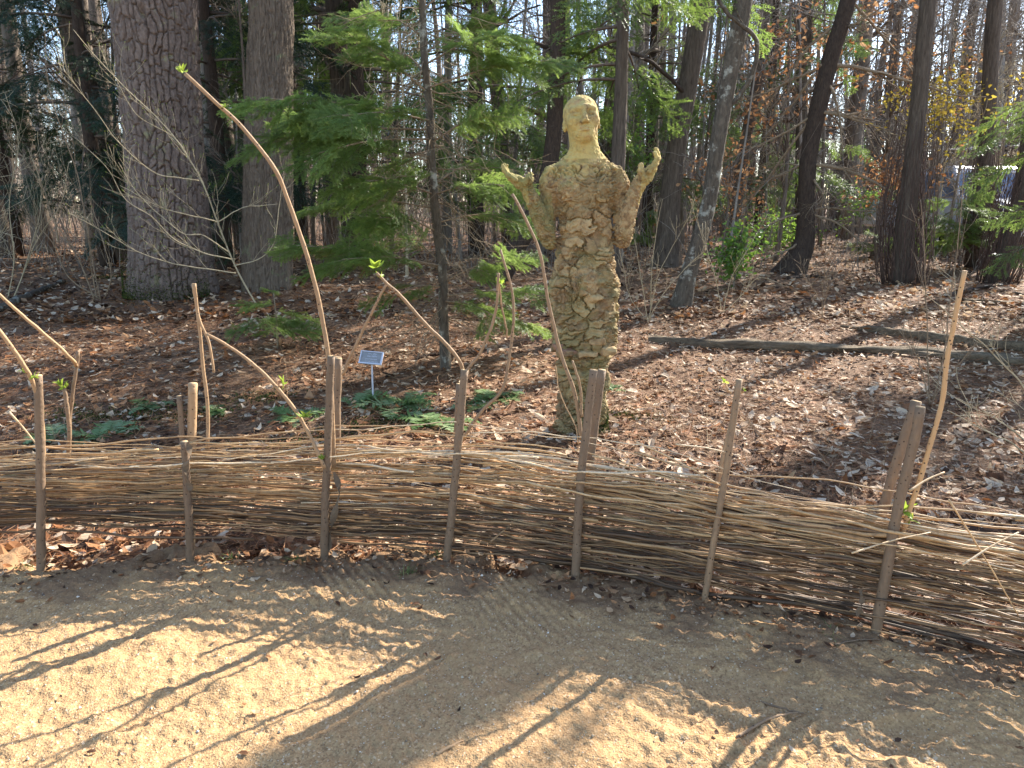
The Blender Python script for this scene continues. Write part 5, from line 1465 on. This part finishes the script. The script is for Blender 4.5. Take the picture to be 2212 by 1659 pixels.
for i, p in enumerate([[(10, 690), (30, 560), (20, 430), (40, 300), (10, 200)], [(10, 690), (60, 560), (90, 420), (60, 320)], [(5, 690), (-30, 500), (-20, 380)], [(30, 640), (80, 520), (130, 440), (150, 350)]]):
    bare_stem(sh3, p, g[1] + 1.2, g[1] + 1.0, .008, .003, 12, .6, B_pale, 440 + i)
# bare shrub between statue and oak, and wispy stems over the right-hand litter
for (base, lab, stems, mat, sd) in [
    ((1400, 700), 'pale leafless shrub beside the statue waist', [[(1400, 700), (1385, 600), (1370, 520), (1340, 440)], [(1400, 700), (1420, 600), (1450, 540), (1480, 480)], [(1402, 690), (1430, 640), (1480, 580), (1520, 545)], [(1395, 690), (1360, 640), (1345, 560)], [(1405, 690), (1410, 560), (1430, 430)]], B_pale, 460),
    ((1560, 680), 'wispy leafless shrub in front of the lichen-blotched tree', [[(1560, 680), (1545, 600), (1520, 520), (1490, 430)], [(1560, 680), (1580, 600), (1620, 530), (1660, 460)], [(1560, 680), (1600, 640), (1640, 600), (1700, 620)]], B_pale, 465),
    ((1775, 690), 'slight dark twiggy shrub near the rotting rails', [[(1775, 690), (1778, 620), (1785, 540)], [(1776, 670), (1800, 600), (1840, 560)], [(1774, 650), (1740, 600), (1720, 570)]], B_limb, 470),
    ((2010, 880), 'thin upright stems in front of the rotting rails', [[(2010, 880), (2005, 780), (2000, 640), (1990, 430)], [(2012, 880), (2040, 760), (2060, 600), (2090, 300)], [(2008, 880), (1990, 800), (1965, 740)], [(2012, 870), (2060, 800), (2110, 740)]], B_limb, 475),
    ((2240, 1010), 'pale bare twigs arching in over the right end of the fence', [[(2260, 1000), (2212, 840), (2140, 760), (2075, 700), (1998, 635)], [(2260, 1010), (2180, 955), (2110, 920), (2045, 887)], [(2260, 1000), (2190, 930), (2120, 885)]], B_pale, 480)]:
    g = G(*base); o = tree_root(g, lab, 'shrub', 'bare_shrub')
    for i, p in enumerate(stems): bare_stem(o, p, g[1], g[1] - .25, .006, .0022, 6, .32, mat, sd + i)
# dry weed stems standing in the litter
m_weed = leaf_mat('dry_weed', [(0, (.16, .09, .05)), (1, (.42, .29, .16))], 0.0, .8)
rr = np.random.default_rng(18); paths, rads = [], []
for i in range(420):
    if i < 250: x, y = rr.normal(1.35, .55), rr.normal(4.6, .7)
    else: x, y = rr.uniform(-3, 3.5), rr.uniform(3.4, 8)
    if y < float(yf(np.clip(x, -2.4, 2.3))) + .3: continue
    L = rr.uniform(.12, .42); d = unit(np.array([rr.normal(0, .45), rr.normal(0, .45), 1])); w = np.linspace(0, 1, 6)
    p = np.array([x, y, float(H(x, y))]) + d[None] * (w * L)[:, None] + np.array([rr.normal(0, .3), rr.normal(0, .3), -.25])[None] * (w ** 2 * L)[:, None]
    paths.append(p); rads.append(np.linspace(1, .5, 6) * rr.uniform(.0008, .0022))
mb = MB(); mb.tubes(np.array(paths), np.array(rads), 3, rr.random(len(paths)), cap=False)
tag(mb.build('dry_weeds', m_weed), 'thin dry weed stems standing in the leaf litter', 'weeds', kind='stuff')

# ------------------------------------------------------------------ name sign on a stake
m_alu, nt, bs = new_mat('sign_frame'); bs.inputs['Base Color'].default_value = (.62, .62, .66, 1); bs.inputs['Roughness'].default_value = .4; bs.inputs['Metallic'].default_value = .3
m_plate, nt, bs = new_mat('sign_plate')
nt.links.new(ramp(nt, noise(nt, coords(nt), 30, 4, .6), [(.3, (.22, .215, .215)), (.7, (.30, .295, .295))]).outputs[0], bs.inputs['Base Color']); bs.inputs['Roughness'].default_value = .7
m_ink, nt, bs = new_mat('sign_letters'); bs.inputs['Base Color'].default_value = (.62, .63, .68, 1)
g = G(806, 868); SYg = g[1]
sign = tag(empty('name_sign', g), 'small grey metal name sign on a pale stake among the ferns', 'sign')
pc = P(802, 773, SYg); wdt = 47 * SYg / FPX / CP; hgt = 25 * SYg / FPX
tp_ = math.radians(-38); RX = rx(tp_) ; RR_ = ry_(math.radians(4)) @ rz(math.radians(-6)) @ RX
hgt2 = hgt / math.cos(math.radians(38) - PITCH) * 1.05
def sgn(name, c, s, m, par=None, bev=False):
    mb = MB(); mb.box([0, 0, 0], s); o = mb.build(name, m, smoothed=False)
    w = np.asarray(pc) + RR_ @ np.asarray(c)
    from mathutils import Matrix
    o.matrix_world = Matrix.Translation(Vector(w - g)) @ Matrix(RR_.tolist()).to_4x4(); o.parent = par or sign
    return o
plate = sgn('plate', (0, 0, 0), (wdt, .004, hgt2), m_plate)
for (cx_, cz_, sx_, sz_) in [(0, hgt2 / 2, wdt + .012, .006), (0, -hgt2 / 2, wdt + .012, .010), (-wdt / 2, 0, .008, hgt2 - .008), (wdt / 2, 0, .012, hgt2 - .008)]:
    sgn('frame_edge', (cx_, -.003, cz_), (sx_, .012, sz_), m_alu)
# rows of engraved lettering, worn past reading
rr = np.random.default_rng(2)
for (zc, hh_, words) in [(.30, .008, [(-.17, .16), (.05, .20)]), (.08, .011, [(-.20, .16), (.01, .25)]), (-.15, .006, [(-.27, .22), (-.02, .12), (.13, .16)]), (-.36, .006, [(-.25, .26), (.05, .12), (.20, .16)])]:
    for (x0, ww) in words:
        n = max(3, int(ww * wdt / .0065)); mb = MB()
        for k in range(n):
            xx = (x0 + ww * (k + .5) / n) * wdt; h_ = hh_ * rr.choice([.6, .6, .65, 1.0])
            mb.box([xx - .0016, -.0030, zc * hgt2 + h_ / 2], [.0016, .001, h_]); mb.box([xx + .0009, -.0030, zc * hgt2 + h_ * rr.choice([.15, .5, .9])], [.0032, .001, .0016])
        o = mb.build('worn_word', m_ink, smoothed=False)
        from mathutils import Matrix
        o.matrix_world = Matrix.Translation(Vector(np.asarray(pc) - g)) @ Matrix(RR_.tolist()).to_4x4(); o.parent = sign; o['kind'] = 'stuff'
mb = MB(); d_ = (pc - g); mb.tube(np.array([[0, 0, -.08], [0, 0, 0], d_ + np.array([0, .012, -.01])]), .0075, 4); mb.build('stake', m_alu, sign, smoothed=False)

# ------------------------------------------------------------------ ferns and low green plants
def frond(mb, p0, d, L, rr):
    n = 13; w = np.linspace(0, 1, n); d = unit(np.asarray(d, float))
    c = p0 + d[None] * (w * L)[:, None] + np.array([0, 0, -.45 * L])[None] * (w ** 2)[:, None]
    t = unit(np.gradient(c, axis=0)); s_ = unit(np.cross(t, [0, 0, 1.0])); u_ = np.cross(s_, t)
    mb.tube(c, np.linspace(.0018, .0006, n), 3, .2)
    a = rr.uniform(.2, 1)
    for k in range(1, n):
        ll = L * .26 * math.sin(math.pi * (0.12 + .86 * w[k])) + .006
        for sg in (-1, 1):
            dd = unit(s_[k] * sg + t[k] * .35 + u_[k] * rr.normal(0, .15)); wd = t[k] * L * .034
            b_ = c[k]; m_ = b_ + dd * ll * .5; e_ = b_ + dd * ll
            mb.add(np.array([b_ - wd * .7, b_ + wd * .7, m_ + wd, e_, m_ - wd]), [[0, 1, 2], [0, 2, 4], [4, 2, 3]], None, np.clip(a + rr.normal(0, .1), 0, 1))
fern_sites = [(770, 875, .20, 'fern with curling fronds around the foot of the name sign'), (845, 885, .21, 'pale fern just right of the name sign stake'), (885, 872, .17, 'small fern beyond the stake of the name sign'), (925, 915, .20, 'fern behind the forked stake of the fence'), (960, 925, .18, 'low fern half hidden by the forked stake'), (1075, 862, .17, 'grey-green fern between forked stake and statue'), (1030, 880, .13, 'little fern near a pine cone'), (225, 945, .16, 'pale fern behind the left panels of the fence'), (115, 950, .16, 'fern behind the leafy double stem of the fence'), (330, 880, .14, 'small fern beside a mossy patch'), (1330, 845, .10, 'tiny pale plant right of the statue foot'), (470, 890, .11, 'small fern past the split stub'), (640, 905, .15, 'bright fern behind the arching shoot')]
for i, (px, py, L, lab) in enumerate(fern_sites):
    g = G(px, py); rr = np.random.default_rng(600 + i); mb = MB()
    L *= 1.5
    for k in range(rr.integers(10, 16)):
        a = rr.uniform(0, 6.28); frond(mb, g + [rr.normal(0, .02), rr.normal(0, .02), 0], (math.cos(a), math.sin(a), rr.uniform(.35, .9)), L * rr.uniform(.7, 1.25), rr)
    o = mb.build('fern', F_fern, smoothed=False); o.location = (0, 0, 0)
    r_ = tag(empty('fern_plant', g), lab, 'fern'); o.name = 'fronds'; keep(o, r_)
# moss and seedlings on the floor, grass at the edge of the sand
rr = np.random.default_rng(31)
n = 5200; cs = np.array([G(*p)[:2] for p in [(300, 900), (430, 900), (560, 860), (180, 900), (640, 960), (780, 930), (860, 910), (1350, 900), (240, 600), (330, 650)]])
k = rr.integers(len(cs), size=n); xy = cs[k] + rr.normal(0, .13, (n, 2)) * np.array([1.3, .7])
mb = MB(); moss_tufts(mb, np.stack([xy[:, 0], xy[:, 1], H(xy[:, 0], xy[:, 1]) + .012], -1), np.tile([0, 0, 1.0], (n, 1)), .020, 9)
tag(mb.build('floor_moss', m_moss, smoothed=False), 'low green moss patches between the leaves behind the fence', 'moss', kind='stuff')
m_grass = leaf_mat('grass', [(0, (.05, .09, .02)), (.7, (.12, .18, .04)), (1, (.36, .30, .14))], .3, .6)
for i, (px, py, lab) in enumerate([(945, 1225, 'grass tuft at the foot of the forked stake'), (1790, 1400, 'small grass tuft on the sand below the right panels'), (505, 1235, 'thin grass tuft between two stakes on the sand edge'), (640, 1240, 'grass tuft beside the stake with the withered leaf'), (60, 1255, 'grass tuft on the sand by the leftmost stake'), (880, 1260, 'sprawling weed tuft on the sand edge')]):
    g = G(px, py); g[2] = float(ground_z(g[0], g[1])) ; rr = np.random.default_rng(640 + i); mb = MB()
    for k in range(34):
        d = unit(np.array([rr.normal(0, .55), rr.normal(0, .55), .8])); L = rr.uniform(.03, .10); w = np.linspace(0, 1, 4)
        c_ = g + np.array([rr.normal(0, .012), rr.normal(0, .012), -.004]) + d[None] * (w * L)[:, None] + np.array([0, 0, -.5 * L])[None] * (w ** 2)[:, None]
        s_ = unit(np.cross(d, [0, 0, 1.0]))[None] * (.0016 * (1 - .85 * w))[:, None]
        mb.grid(np.stack([c_ - s_, c_ + s_], 1), rr.random())
    o = mb.build('grass_tuft', m_grass, smoothed=False); tag(o, lab, 'grass')

# ------------------------------------------------------------------ rotting rails, fallen branches
m_rail = bark_mat('rotten_rail', (.07, .048, .030), (.27, .20, .125), (3, 24, 24), 1.4, 1.0, .02, (.15, .135, .07), .64)
def rail(p0, p1, w, h, label, seed, taper=.35, z0=None):
    a, b_ = G(*p0), G(*p1); n = 40; u = np.linspace(0, 1, n); c = a + (b_ - a) * u[:, None]; c[:, 2] = np.maximum(H(c[:, 0], c[:, 1]), a[2] + (b_[2] - a[2]) * u) + h * .22
    if z0: c[:, 2] += z0
    t = unit(np.gradient(c, axis=0)); s_ = unit(np.cross(t, [0, 0, 1.0])); up = np.cross(s_, t)
    an = np.linspace(0, 2 * math.pi, 18, endpoint=False); sq = lambda q: np.sign(q) * np.abs(q) ** .55
    tf = np.minimum(1, taper + (1 - taper) * u / .28)
    V = c[:, None] + s_[:, None] * (sq(np.cos(an))[None] * w / 2 * tf[:, None])[..., None] + up[:, None] * (sq(np.sin(an))[None] * h / 2 * tf[:, None])[..., None]
    V = V + .022 * fbm(V * np.array([2.5, 9, 9]) + seed, 4, seed)[..., None] * (s_ + up)[:, None] - .018 * np.clip(fbm(V * np.array([1.2, 30, 30]) + seed, 2, seed + 5), 0, 1)[..., None] * (V - c[:, None]) / .05
    mb = MB(); mb.grid(V, .5, wrap=True)
    for e in (0, n - 1):
        mb.add(np.vstack([V[e], V[e].mean(0)]), [[k, (k + 1) % 18, 18] for k in range(18)])
    tag(mb.build('split_rail', m_rail), label, 'fence rail')
rail((1815, 708), (2330, 770), .09, .10, 'mossy rotting split rail with a pointed end lying uppermost', 1, .25, .0)
rail((2190, 775), (1400, 738), .10, .09, 'long dark rotting rail lying in the litter behind the statue', 2, .4)
rail((1905, 762), (2330, 805), .10, .10, 'short rotting rail half buried nearest the fence', 3, .3)
rail((2330, 668), (2080, 655), .10, .09, 'grey rail lying beyond the mossy ones', 4, .4)
def fallen(pts, r0, r1, label, mat, seed, lift=.3, side=3, kind='branch'):
    c = np.array([G(*p) for p in pts]); c[:, 2] = H(c[:, 0], c[:, 1]) + r0 * lift
    c = catmull(c, 26); u = np.linspace(0, 1, 26); rr = np.random.default_rng(seed); m = MB()
    m.tube(c + .25 * r0 * rr.normal(0, 1, (26, 3)), r0 + (r1 - r0) * u, 8)
    root = tag(empty('fallen_branch', c[0]), label, 'branch'); keep(m.build('limb', mat), root)
    m = MB()
    for i in range(side):
        k = rr.integers(5, 24); t = unit(c[k + 1] - c[k]); grow(m, c[k], t + unit(np.cross(t, [0, 0, 1])) * rr.choice([-.7, .7]) + [0, 0, .2], rr.uniform(.15, .4), r1 * .6, 1, rr, 0, .3, (1, 3), minr=.0015)
    if m.n: keep(m.build('twigs', mat), root)
fallen([(-20, 685), (40, 655), (100, 628), (140, 612)], .055, .035, 'grey fallen branch lying left of the big pine', B_grey, 1, .7, 0)
fallen([(1580, 655), (1660, 650), (1740, 645), (1800, 648), (1860, 655)], .014, .006, 'thin dark fallen branch on the sunlit litter', B_dark, 2)
fallen([(1700, 602), (1760, 600), (1800, 604)], .035, .02, 'short dark fallen limb at the foot of the bowed tree', B_dark, 3)
fallen([(1380, 715), (1430, 730), (1490, 755)], .012, .005, 'thin fallen twig close behind the statue', B_dark, 4)
fallen([(2040, 640), (2120, 625), (2212, 640), (2300, 660)], .03, .02, 'dark fallen limb under the vine-wrapped trees', B_dark, 5)
fallen([(560, 735), (640, 725), (720, 728)], .012, .006, 'slim fallen stick near the fir sapling', B_dark, 6)
fallen([(760, 745), (860, 725), (950, 720)], .016, .008, 'fallen stick lying behind the small fir', B_dark, 7)
fallen([(900, 775), (930, 768), (990, 760)], .02, .01, 'mossy stick at the foot of the small fir', B_dark, 8)
def on_sand(px, py):
    g = G(px, py); g[2] = float(ground_z(g[0], g[1])) + .004; return g
for i, (pts, r, lab) in enumerate([([(942, 1645), (975, 1630), (1000, 1615)], .0055, 'short pale peeled stick lying on the lit sand'), ([(1590, 1610), (1640, 1580), (1690, 1560), (1725, 1552)], .006, 'reddish curved stick lying on the sand'), ([(1640, 1330 + 200), (1690, 1548), (1735, 1556)], .004, 'thin dark twig crossing the reddish stick'), ([(500, 1290), (540, 1278), (580, 1272)], .004, 'dark twig on the raked sand below the fence'), ([(1800, 1425), (1850, 1420), (1900, 1418)], .004, 'thin twig on the shaded sand by the right stake')]):
    c = catmull(np.array([on_sand(*p) for p in pts]), 14); rr = np.random.default_rng(i); c[:, 2] += .004 + np.abs(.006 * np.sin(np.linspace(0, 3, 14)))
    mb = MB(); mb.tube(c + rr.normal(0, .0012, c.shape), np.linspace(r, r * .5, 14), 6, [.8, .5, .3, .2, .3][i])
    tag(mb.build('stick', m_post), lab, 'stick')

# ------------------------------------------------------------------ single leaves and cones that stand out
m_big = leaf_mat('big_leaf', [(0, (.20, .10, .045)), (.35, (.42, .19, .07)), (.6, (.50, .36, .22)), (1, (.66, .53, .38))], .25, .6, .35)
def big_leaf(p, L, yaw, pitch, roll, tone, seed):
    rr = np.random.default_rng(seed); nu, nv = 9, 5; u = np.linspace(0, 1, nu); v_ = np.linspace(-1, 1, nv)
    wd = np.sin(np.pi * u ** .85) ** .8 * L * rr.uniform(.2, .28) + .0008
    cu = rr.normal(.25, .25); fo = rr.normal(.15, .2); tw = rr.normal(0, .4)
    q = np.stack([np.repeat(((u - .5) * L)[:, None], nv, 1), wd[:, None] * v_[None], cu * L * ((u - .5) ** 2)[:, None] * 1.6 + fo * np.abs(wd[:, None] * v_[None]) + tw * ((u - .5)[:, None] * wd[:, None] * v_[None])], -1)
    q[..., 2] += .004 * fbm(q * 40 + seed, 2, seed)
    q = q @ rx(roll).T @ ry_(pitch).T @ rz(yaw).T
    q = q - [0, 0, q[..., 2].min() * .8]
    mb = MB(); mb.grid(q + p, tone); return mb
sp_leaf = [(1705, 1050, .13, 'tan curled leaf'), (1475, 1030, .12, 'broad beige leaf'), (1790, 985, .14, 'pale leaf'), (2025, 1045, .15, 'beige leaf'), (2100, 960, .14, 'tan leaf'), (1850, 950, .11, 'pale leaf'), (1640, 930, .10, 'pale leaf'), (1500, 960, .10, 'brown leaf'), (1390, 985, .10, 'pale leaf'), (1600, 1000, .10, 'pale leaf'), (1720, 880, .10, 'grey leaf'), (1950, 900, .12, 'beige leaf'), (2150, 1050, .12, 'pale leaf'), (1560, 860, .10, 'pale leaf'), (1880, 1010, .09, 'pale leaf'), (215, 1178, .09, 'orange-brown leaf'), (285, 1195, .10, 'pale leaf'), (175, 1205, .09, 'pale leaf'), (510, 1175, .07, 'orange leaf'), (330, 1215, .07, 'tan leaf'), (250, 890, .11, 'tan leaf'), (590, 890, .10, 'pale leaf'), (540, 990, .10, 'orange leaf'), (870, 760, .10, 'pale leaf'), (170, 700, .12, 'pale leaf'), (400, 720, .12, 'pale leaf'), (300, 760, .11, 'pale leaf'), (500, 700, .10, 'pale leaf'), (1480, 790, .10, 'pale leaf'), (1560, 750, .11, 'pale leaf'), (1130, 930, .09, 'tan leaf'), (1060, 960, .09, 'brown leaf'), (1350, 1020, .09, 'pale leaf'), (2070, 830, .12, 'pale leaf'), (1690, 800, .10, 'pale leaf')]
rr = np.random.default_rng(55)
for i, (px, py, L, lab) in enumerate(sp_leaf):
    g = G(px, py); g[2] = max(g[2], float(ground_z(g[0], g[1]))) + .012
    tone = {'pale': .95, 'beig': .8, 'tan ': .62, 'broa': .8, 'oran': .3, 'brow': .1, 'grey': .9}[lab[:4]]
    o = big_leaf(g, L, rr.uniform(0, 6.28), rr.normal(0, .3), rr.normal(0, .35), tone, 700 + i).build('fallen_leaf', m_big)
    side = 'on the litter right of the statue' if px > 1330 else ('under the raised left end of the fence' if py > 1150 else 'on the litter left of the statue')
    kind_ = 'pale grey-beige' if tone > .7 else ('tan brown' if tone > .5 else 'rusty orange-brown')
    tag(o, f'large {kind_} dry leaf lying {side}', 'leaf', f'large dry leaves {side}')
m_cone = bark_mat('cone_scale', (.06, .045, .035), (.20, .15, .11), (40, 40, 40), 2, .4, .003)
for i, (px, py, lab) in enumerate([(1040, 895, 'brown pine cone on the straw between forked stake and statue'), (960, 935, 'pine cone in shade behind the forked stake'), (225, 850, 'pine cone on the litter behind the leafy stem'), (110, 880, 'dark pine cone on the litter beside the leftmost stake'), (430, 865, 'pine cone beside the split stub'), (2085, 790, 'pine cone on the litter below the rotting rails')]):
    g = G(px, py); rr = np.random.default_rng(800 + i); root = tag(empty('pine_cone', g), lab, 'pine cone')
    ax_ = unit(np.array([rr.normal(), rr.normal() * .5, .15])); s1 = unit(np.cross(ax_, [0, 0, 1.0])); s2 = np.cross(ax_, s1); L = .085
    mb = MB(); mb.tube(np.array([g + [0, 0, .025] + ax_ * L * k for k in (-.5, -.2, .15, .5)]), [.008, .014, .011, .002], 7); keep(mb.build('core', m_cone), root)
    mb = MB()
    for k in range(80):
        u = k / 80; a = k * 2.4; r_ = .026 * math.sin(math.pi * (.12 + .8 * u)) ** .7; d = unit(s1 * math.cos(a) + s2 * math.sin(a) + ax_ * .45)
        p = g + [0, 0, .025] + ax_ * L * (u - .5); t_ = unit(np.cross(ax_, d)); e_ = p + d * r_
        mb.add(np.array([p + t_ * .003, p - t_ * .003, e_ - t_ * .0055, e_ + t_ * .0055, e_ + ax_ * .004]), [[0, 1, 2], [0, 2, 3], [3, 2, 4]], None, .5)
    keep(mb.build('scales', m_cone, smoothed=False, kind='stuff'), root)

# ------------------------------------------------------------------ heap of old poles, plastic tub, board fence, shed, truck
g0 = G(1850, 500); rr = np.random.default_rng(21)
pile = tag(empty('pole_heap', g0), 'heap of old grey poles and planks at the far edge of the clearing', 'pole heap')
m_pole = bark_mat('weathered_pole', (.10, .09, .075), (.34, .31, .26), (4, 30, 30), 1.5, .5, .006)
for i in range(46):
    u = rr.uniform(-1, 1); lay = rr.uniform(0, .42) * (1 - .75 * abs(u)); L = rr.uniform(.8, 2.0); a = rr.normal(0, .25)
    c_ = g0 + [u * 1.25 + .1, rr.normal(.3, .25), lay + .04]; d = np.array([math.cos(a), math.sin(a) * .7, rr.normal(0, .06)])
    mb = MB(); mb.tube(np.array([c_ - d * L / 2, c_ + [0, 0, .01], c_ + d * L / 2]), np.array([1, 1, .8]) * rr.uniform(.018, .045), 6); keep(mb.build('pole', m_pole), pile)
m_tub, nt, bs = new_mat('pale_plastic'); bs.inputs['Base Color'].default_value = (.52, .54, .58, 1); bs.inputs['Roughness'].default_value = .45; bs.inputs['Transmission Weight'].default_value = .15
g = G(1697, 502); k_ = g[1] / FPX
tub = tag(empty('plastic_tub', g), 'pale translucent plastic tub standing beside the bowed dark tree', 'tub')
th = np.linspace(0, 2 * math.pi, 24, endpoint=False); prof = [(.75, 0), (.80, .05), (.98, .82), (1.05, .84), (1.05, .92), (.93, .90), (.74, .08), (0, .06)]
V = np.array([[[p_[0] * 12 * k_ * math.cos(a), p_[0] * 12 * k_ * math.sin(a), p_[1] * 30 * k_] for a in th] for p_ in prof])
mb = MB(); mb.grid(V, .5, wrap=True); mb.build('bucket', m_tub, tub)
mb = MB(); a_ = np.linspace(0, math.pi, 16); mb.tube(np.stack([np.cos(a_) * 12.5 * k_, -np.sin(a_) * 6 * k_ , 27 * k_ - np.sin(a_) * 9 * k_], -1), .004, 5); mb.build('handle', m_alu, tub)
m_board = bark_mat('old_board', (.13, .095, .06), (.30, .23, .155), (14, 14, 1.2), 2, .4, .006)
Yb = 19.0; xb0, xb1 = at_px(1955, Yb), at_px(2120, Yb); zb = float(H(xb0, Yb))
bf = tag(empty('board_fence', ((xb0 + xb1) / 2, Yb, zb)), 'weathered tan board fence far behind the vine-wrapped trees', 'fence')
nb_ = 13
for i in range(nb_):
    x = xb0 + (xb1 - xb0) * (i + .5) / nb_; hgt = 2.1 + .05 * rr.normal(); mb = MB(); mb.box([x, Yb + .012 * (i % 2), zb + hgt / 2], [(xb1 - xb0) / nb_ * .94, .025, hgt]); keep(mb.build('board', m_board, smoothed=False), bf)
for z in (.5, 1.6):
    mb = MB(); mb.box([(xb0 + xb1) / 2, Yb + .07, zb + z], [xb1 - xb0, .05, .1]); keep(mb.build('rail', m_board, smoothed=False), bf)
# shed with a dark sagging roof
m_roof, nt, bs = new_mat('dark_roofing'); nt.links.new(ramp(nt, noise(nt, coords(nt), 8, 5, .7), [(.3, (.03, .03, .034)), (.7, (.10, .10, .11))]).outputs[0], bs.inputs['Base Color']); bs.inputs['Roughness'].default_value = .6; bump(nt, bs, noise(nt, coords(nt), 30, 4, .7), .5, .02)
Ysd = 21.0; xs0 = at_px(2105, Ysd); zs_ = float(H(xs0, Ysd))
shed = tag(empty('shed', (xs0 + 2.4, Ysd, zs_)), 'small shed with a dark roof behind the parked truck', 'shed')
for i in range(18):
    mb = MB(); mb.box([xs0 + .18 + .28 * i, Ysd, zs_ + 1.15], [.265, .03, 2.3]); keep(mb.build('wall_board', m_board, smoothed=False), shed)
mb = MB(); ux = np.linspace(xs0 - .25, xs0 + 5.4, 20); vy = np.linspace(-.5, 3.2, 8)
Xr, Yr = np.meshgrid(ux, vy); Zr = zs_ + 2.35 + .20 * (Yr + .5) / 3.7 + .35 * (Xr - xs0) / 5 * 1.0 + .05 * fbm(np.stack([Xr * 1.5, Yr * 1.5, Xr * 0], -1), 2, 3)
for dz in (0, .12): mb.grid(np.stack([Xr, Yr + Ysd, Zr + dz], -1))
mb.box([(ux[0] + ux[-1]) / 2, Ysd - .51, zs_ + 2.6], [.1, .02, .1]); keep(mb.build('roof', m_roof), shed)
for (x, y) in ((xs0 + .05, Ysd + 3), (xs0 + 5.1, Ysd + 3)):
    mb = MB(); mb.box([x, y, zs_ + 1.2], [.12, .12, 2.5]); keep(mb.build('corner_post', m_board, smoothed=False), shed)
# parked truck
m_paint, nt, bs = new_mat('truck_paint'); bs.inputs['Base Color'].default_value = (.62, .66, .76, 1); bs.inputs['Roughness'].default_value = .3; bs.inputs['Specular IOR Level'].default_value = .5
m_glass, nt, bs = new_mat('windscreen'); bs.inputs['Base Color'].default_value = (.15, .20, .31, 1); bs.inputs['Roughness'].default_value = .08; bs.inputs['Specular IOR Level'].default_value = .8
m_rub, nt, bs = new_mat('black_rubber'); bs.inputs['Base Color'].default_value = (.02, .02, .02, 1)
m_chr, nt, bs = new_mat('dull_chrome'); bs.inputs['Base Color'].default_value = (.5, .5, .52, 1); bs.inputs['Metallic'].default_value = .9; bs.inputs['Roughness'].default_value = .3
TYd = 14.6; tx = at_px(2140, TYd) + .86; tz = float(H(tx, TYd)); truck = tag(empty('pickup_truck', (tx, TYd, tz), math.radians(6)), 'old pale pickup truck parked behind the vine-wrapped trees', 'truck')
def loft_box(name, secs, mat, par, flat=True):
    """sections along y: (y, half width, z low, z high)"""
    V = []
    for (y, w, z0, z1) in secs:
        b = min(.06, w * .3, (z1 - z0) * .3)
        V.append([[-w + b, y, z0], [w - b, y, z0], [w, y, z0 + b], [w, y, z1 - b], [w - b, y, z1], [-w + b, y, z1], [-w, y, z1 - b], [-w, y, z0 + b]])
    V = np.array(V); mb = MB(); mb.grid(V, .5, wrap=True)
    for e, s in ((0, 1), (-1, -1)):
        f = [[0, k, k + 1] for k in range(1, 7)]; mb.add(V[e], f if s > 0 else [x[::-1] for x in f])
    return mb.build(name, mat, par, smoothed=False)
loft_box('hood', [(0, .74, .55, 1.02), (.06, .78, .5, 1.06), (1.15, .82, .5, 1.14)], m_paint, truck)
loft_box('cab_body', [(1.16, .86, .45, 1.15), (2.5, .86, .45, 1.15)], m_paint, truck)
loft_box('roof', [(1.50, .70, 1.66, 1.74), (1.62, .74, 1.68, 1.80), (2.40, .74, 1.68, 1.80), (2.48, .70, 1.66, 1.76)], m_paint, truck)
for sx in (-1, 1):
    for (ya, yb_, nm) in ((1.18, 1.52, 'front_pillar'), (2.46, 2.44, 'rear_pillar')):
        mb = MB(); mb.tube(np.array([[.82 * sx, ya, 1.14], [.71 * sx, yb_, 1.70]]), .045, 6); mb.build(nm, m_paint, truck)
    mb = MB(); mb.add([[.835 * sx, 1.3, 1.17], [.835 * sx, 2.4, 1.17], [.735 * sx, 2.38, 1.67], [.735 * sx, 1.56, 1.67]], None, [[0, 1, 2, 3]]); mb.build('side_window', m_glass, truck, smoothed=False)
mb = MB(); mb.add([[-.80, 1.20, 1.15], [.80, 1.20, 1.15], [.69, 1.52, 1.68], [-.69, 1.52, 1.68]], None, [[0, 1, 2, 3]]); mb.build('windscreen', m_glass, truck, smoothed=False)
loft_box('cargo_bed', [(2.56, .84, .5, 1.12), (4.5, .84, .5, 1.12)], m_paint, truck)
loft_box('bumper', [(-.14, .80, .42, .58), (-.04, .84, .40, .60)], m_chr, truck)
for k in range(6):
    mb = MB(); mb.box([0, -.012, .64 + .055 * k], [.95, .02, .022]); mb.build('grille_bar', m_chr, truck, smoothed=False)
for sx in (-1, 1):
    mb = MB(); a_ = np.linspace(0, 1, 2); mb.tube(np.array([[.60 * sx, .01, .80], [.60 * sx, -.03, .80]]), [.10, .09], 16); mb.build('headlight', m_glass if False else m_chr, truck)
    for yy in (.55, 3.6):
        mb = MB(); mb.tube(np.array([[.60 * sx, yy, .33], [.62 * sx, yy, .33], [.80 * sx, yy, .33], [.82 * sx, yy, .33]]), [.28, .34, .34, .28], 22); w_ = mb.build('wheel', m_rub, truck)
        mb = MB(); mb.tube(np.array([[.815 * sx, yy, .33], [.835 * sx, yy, .33]]), [.19, .17], 16); mb.build('rim', m_chr, w_)
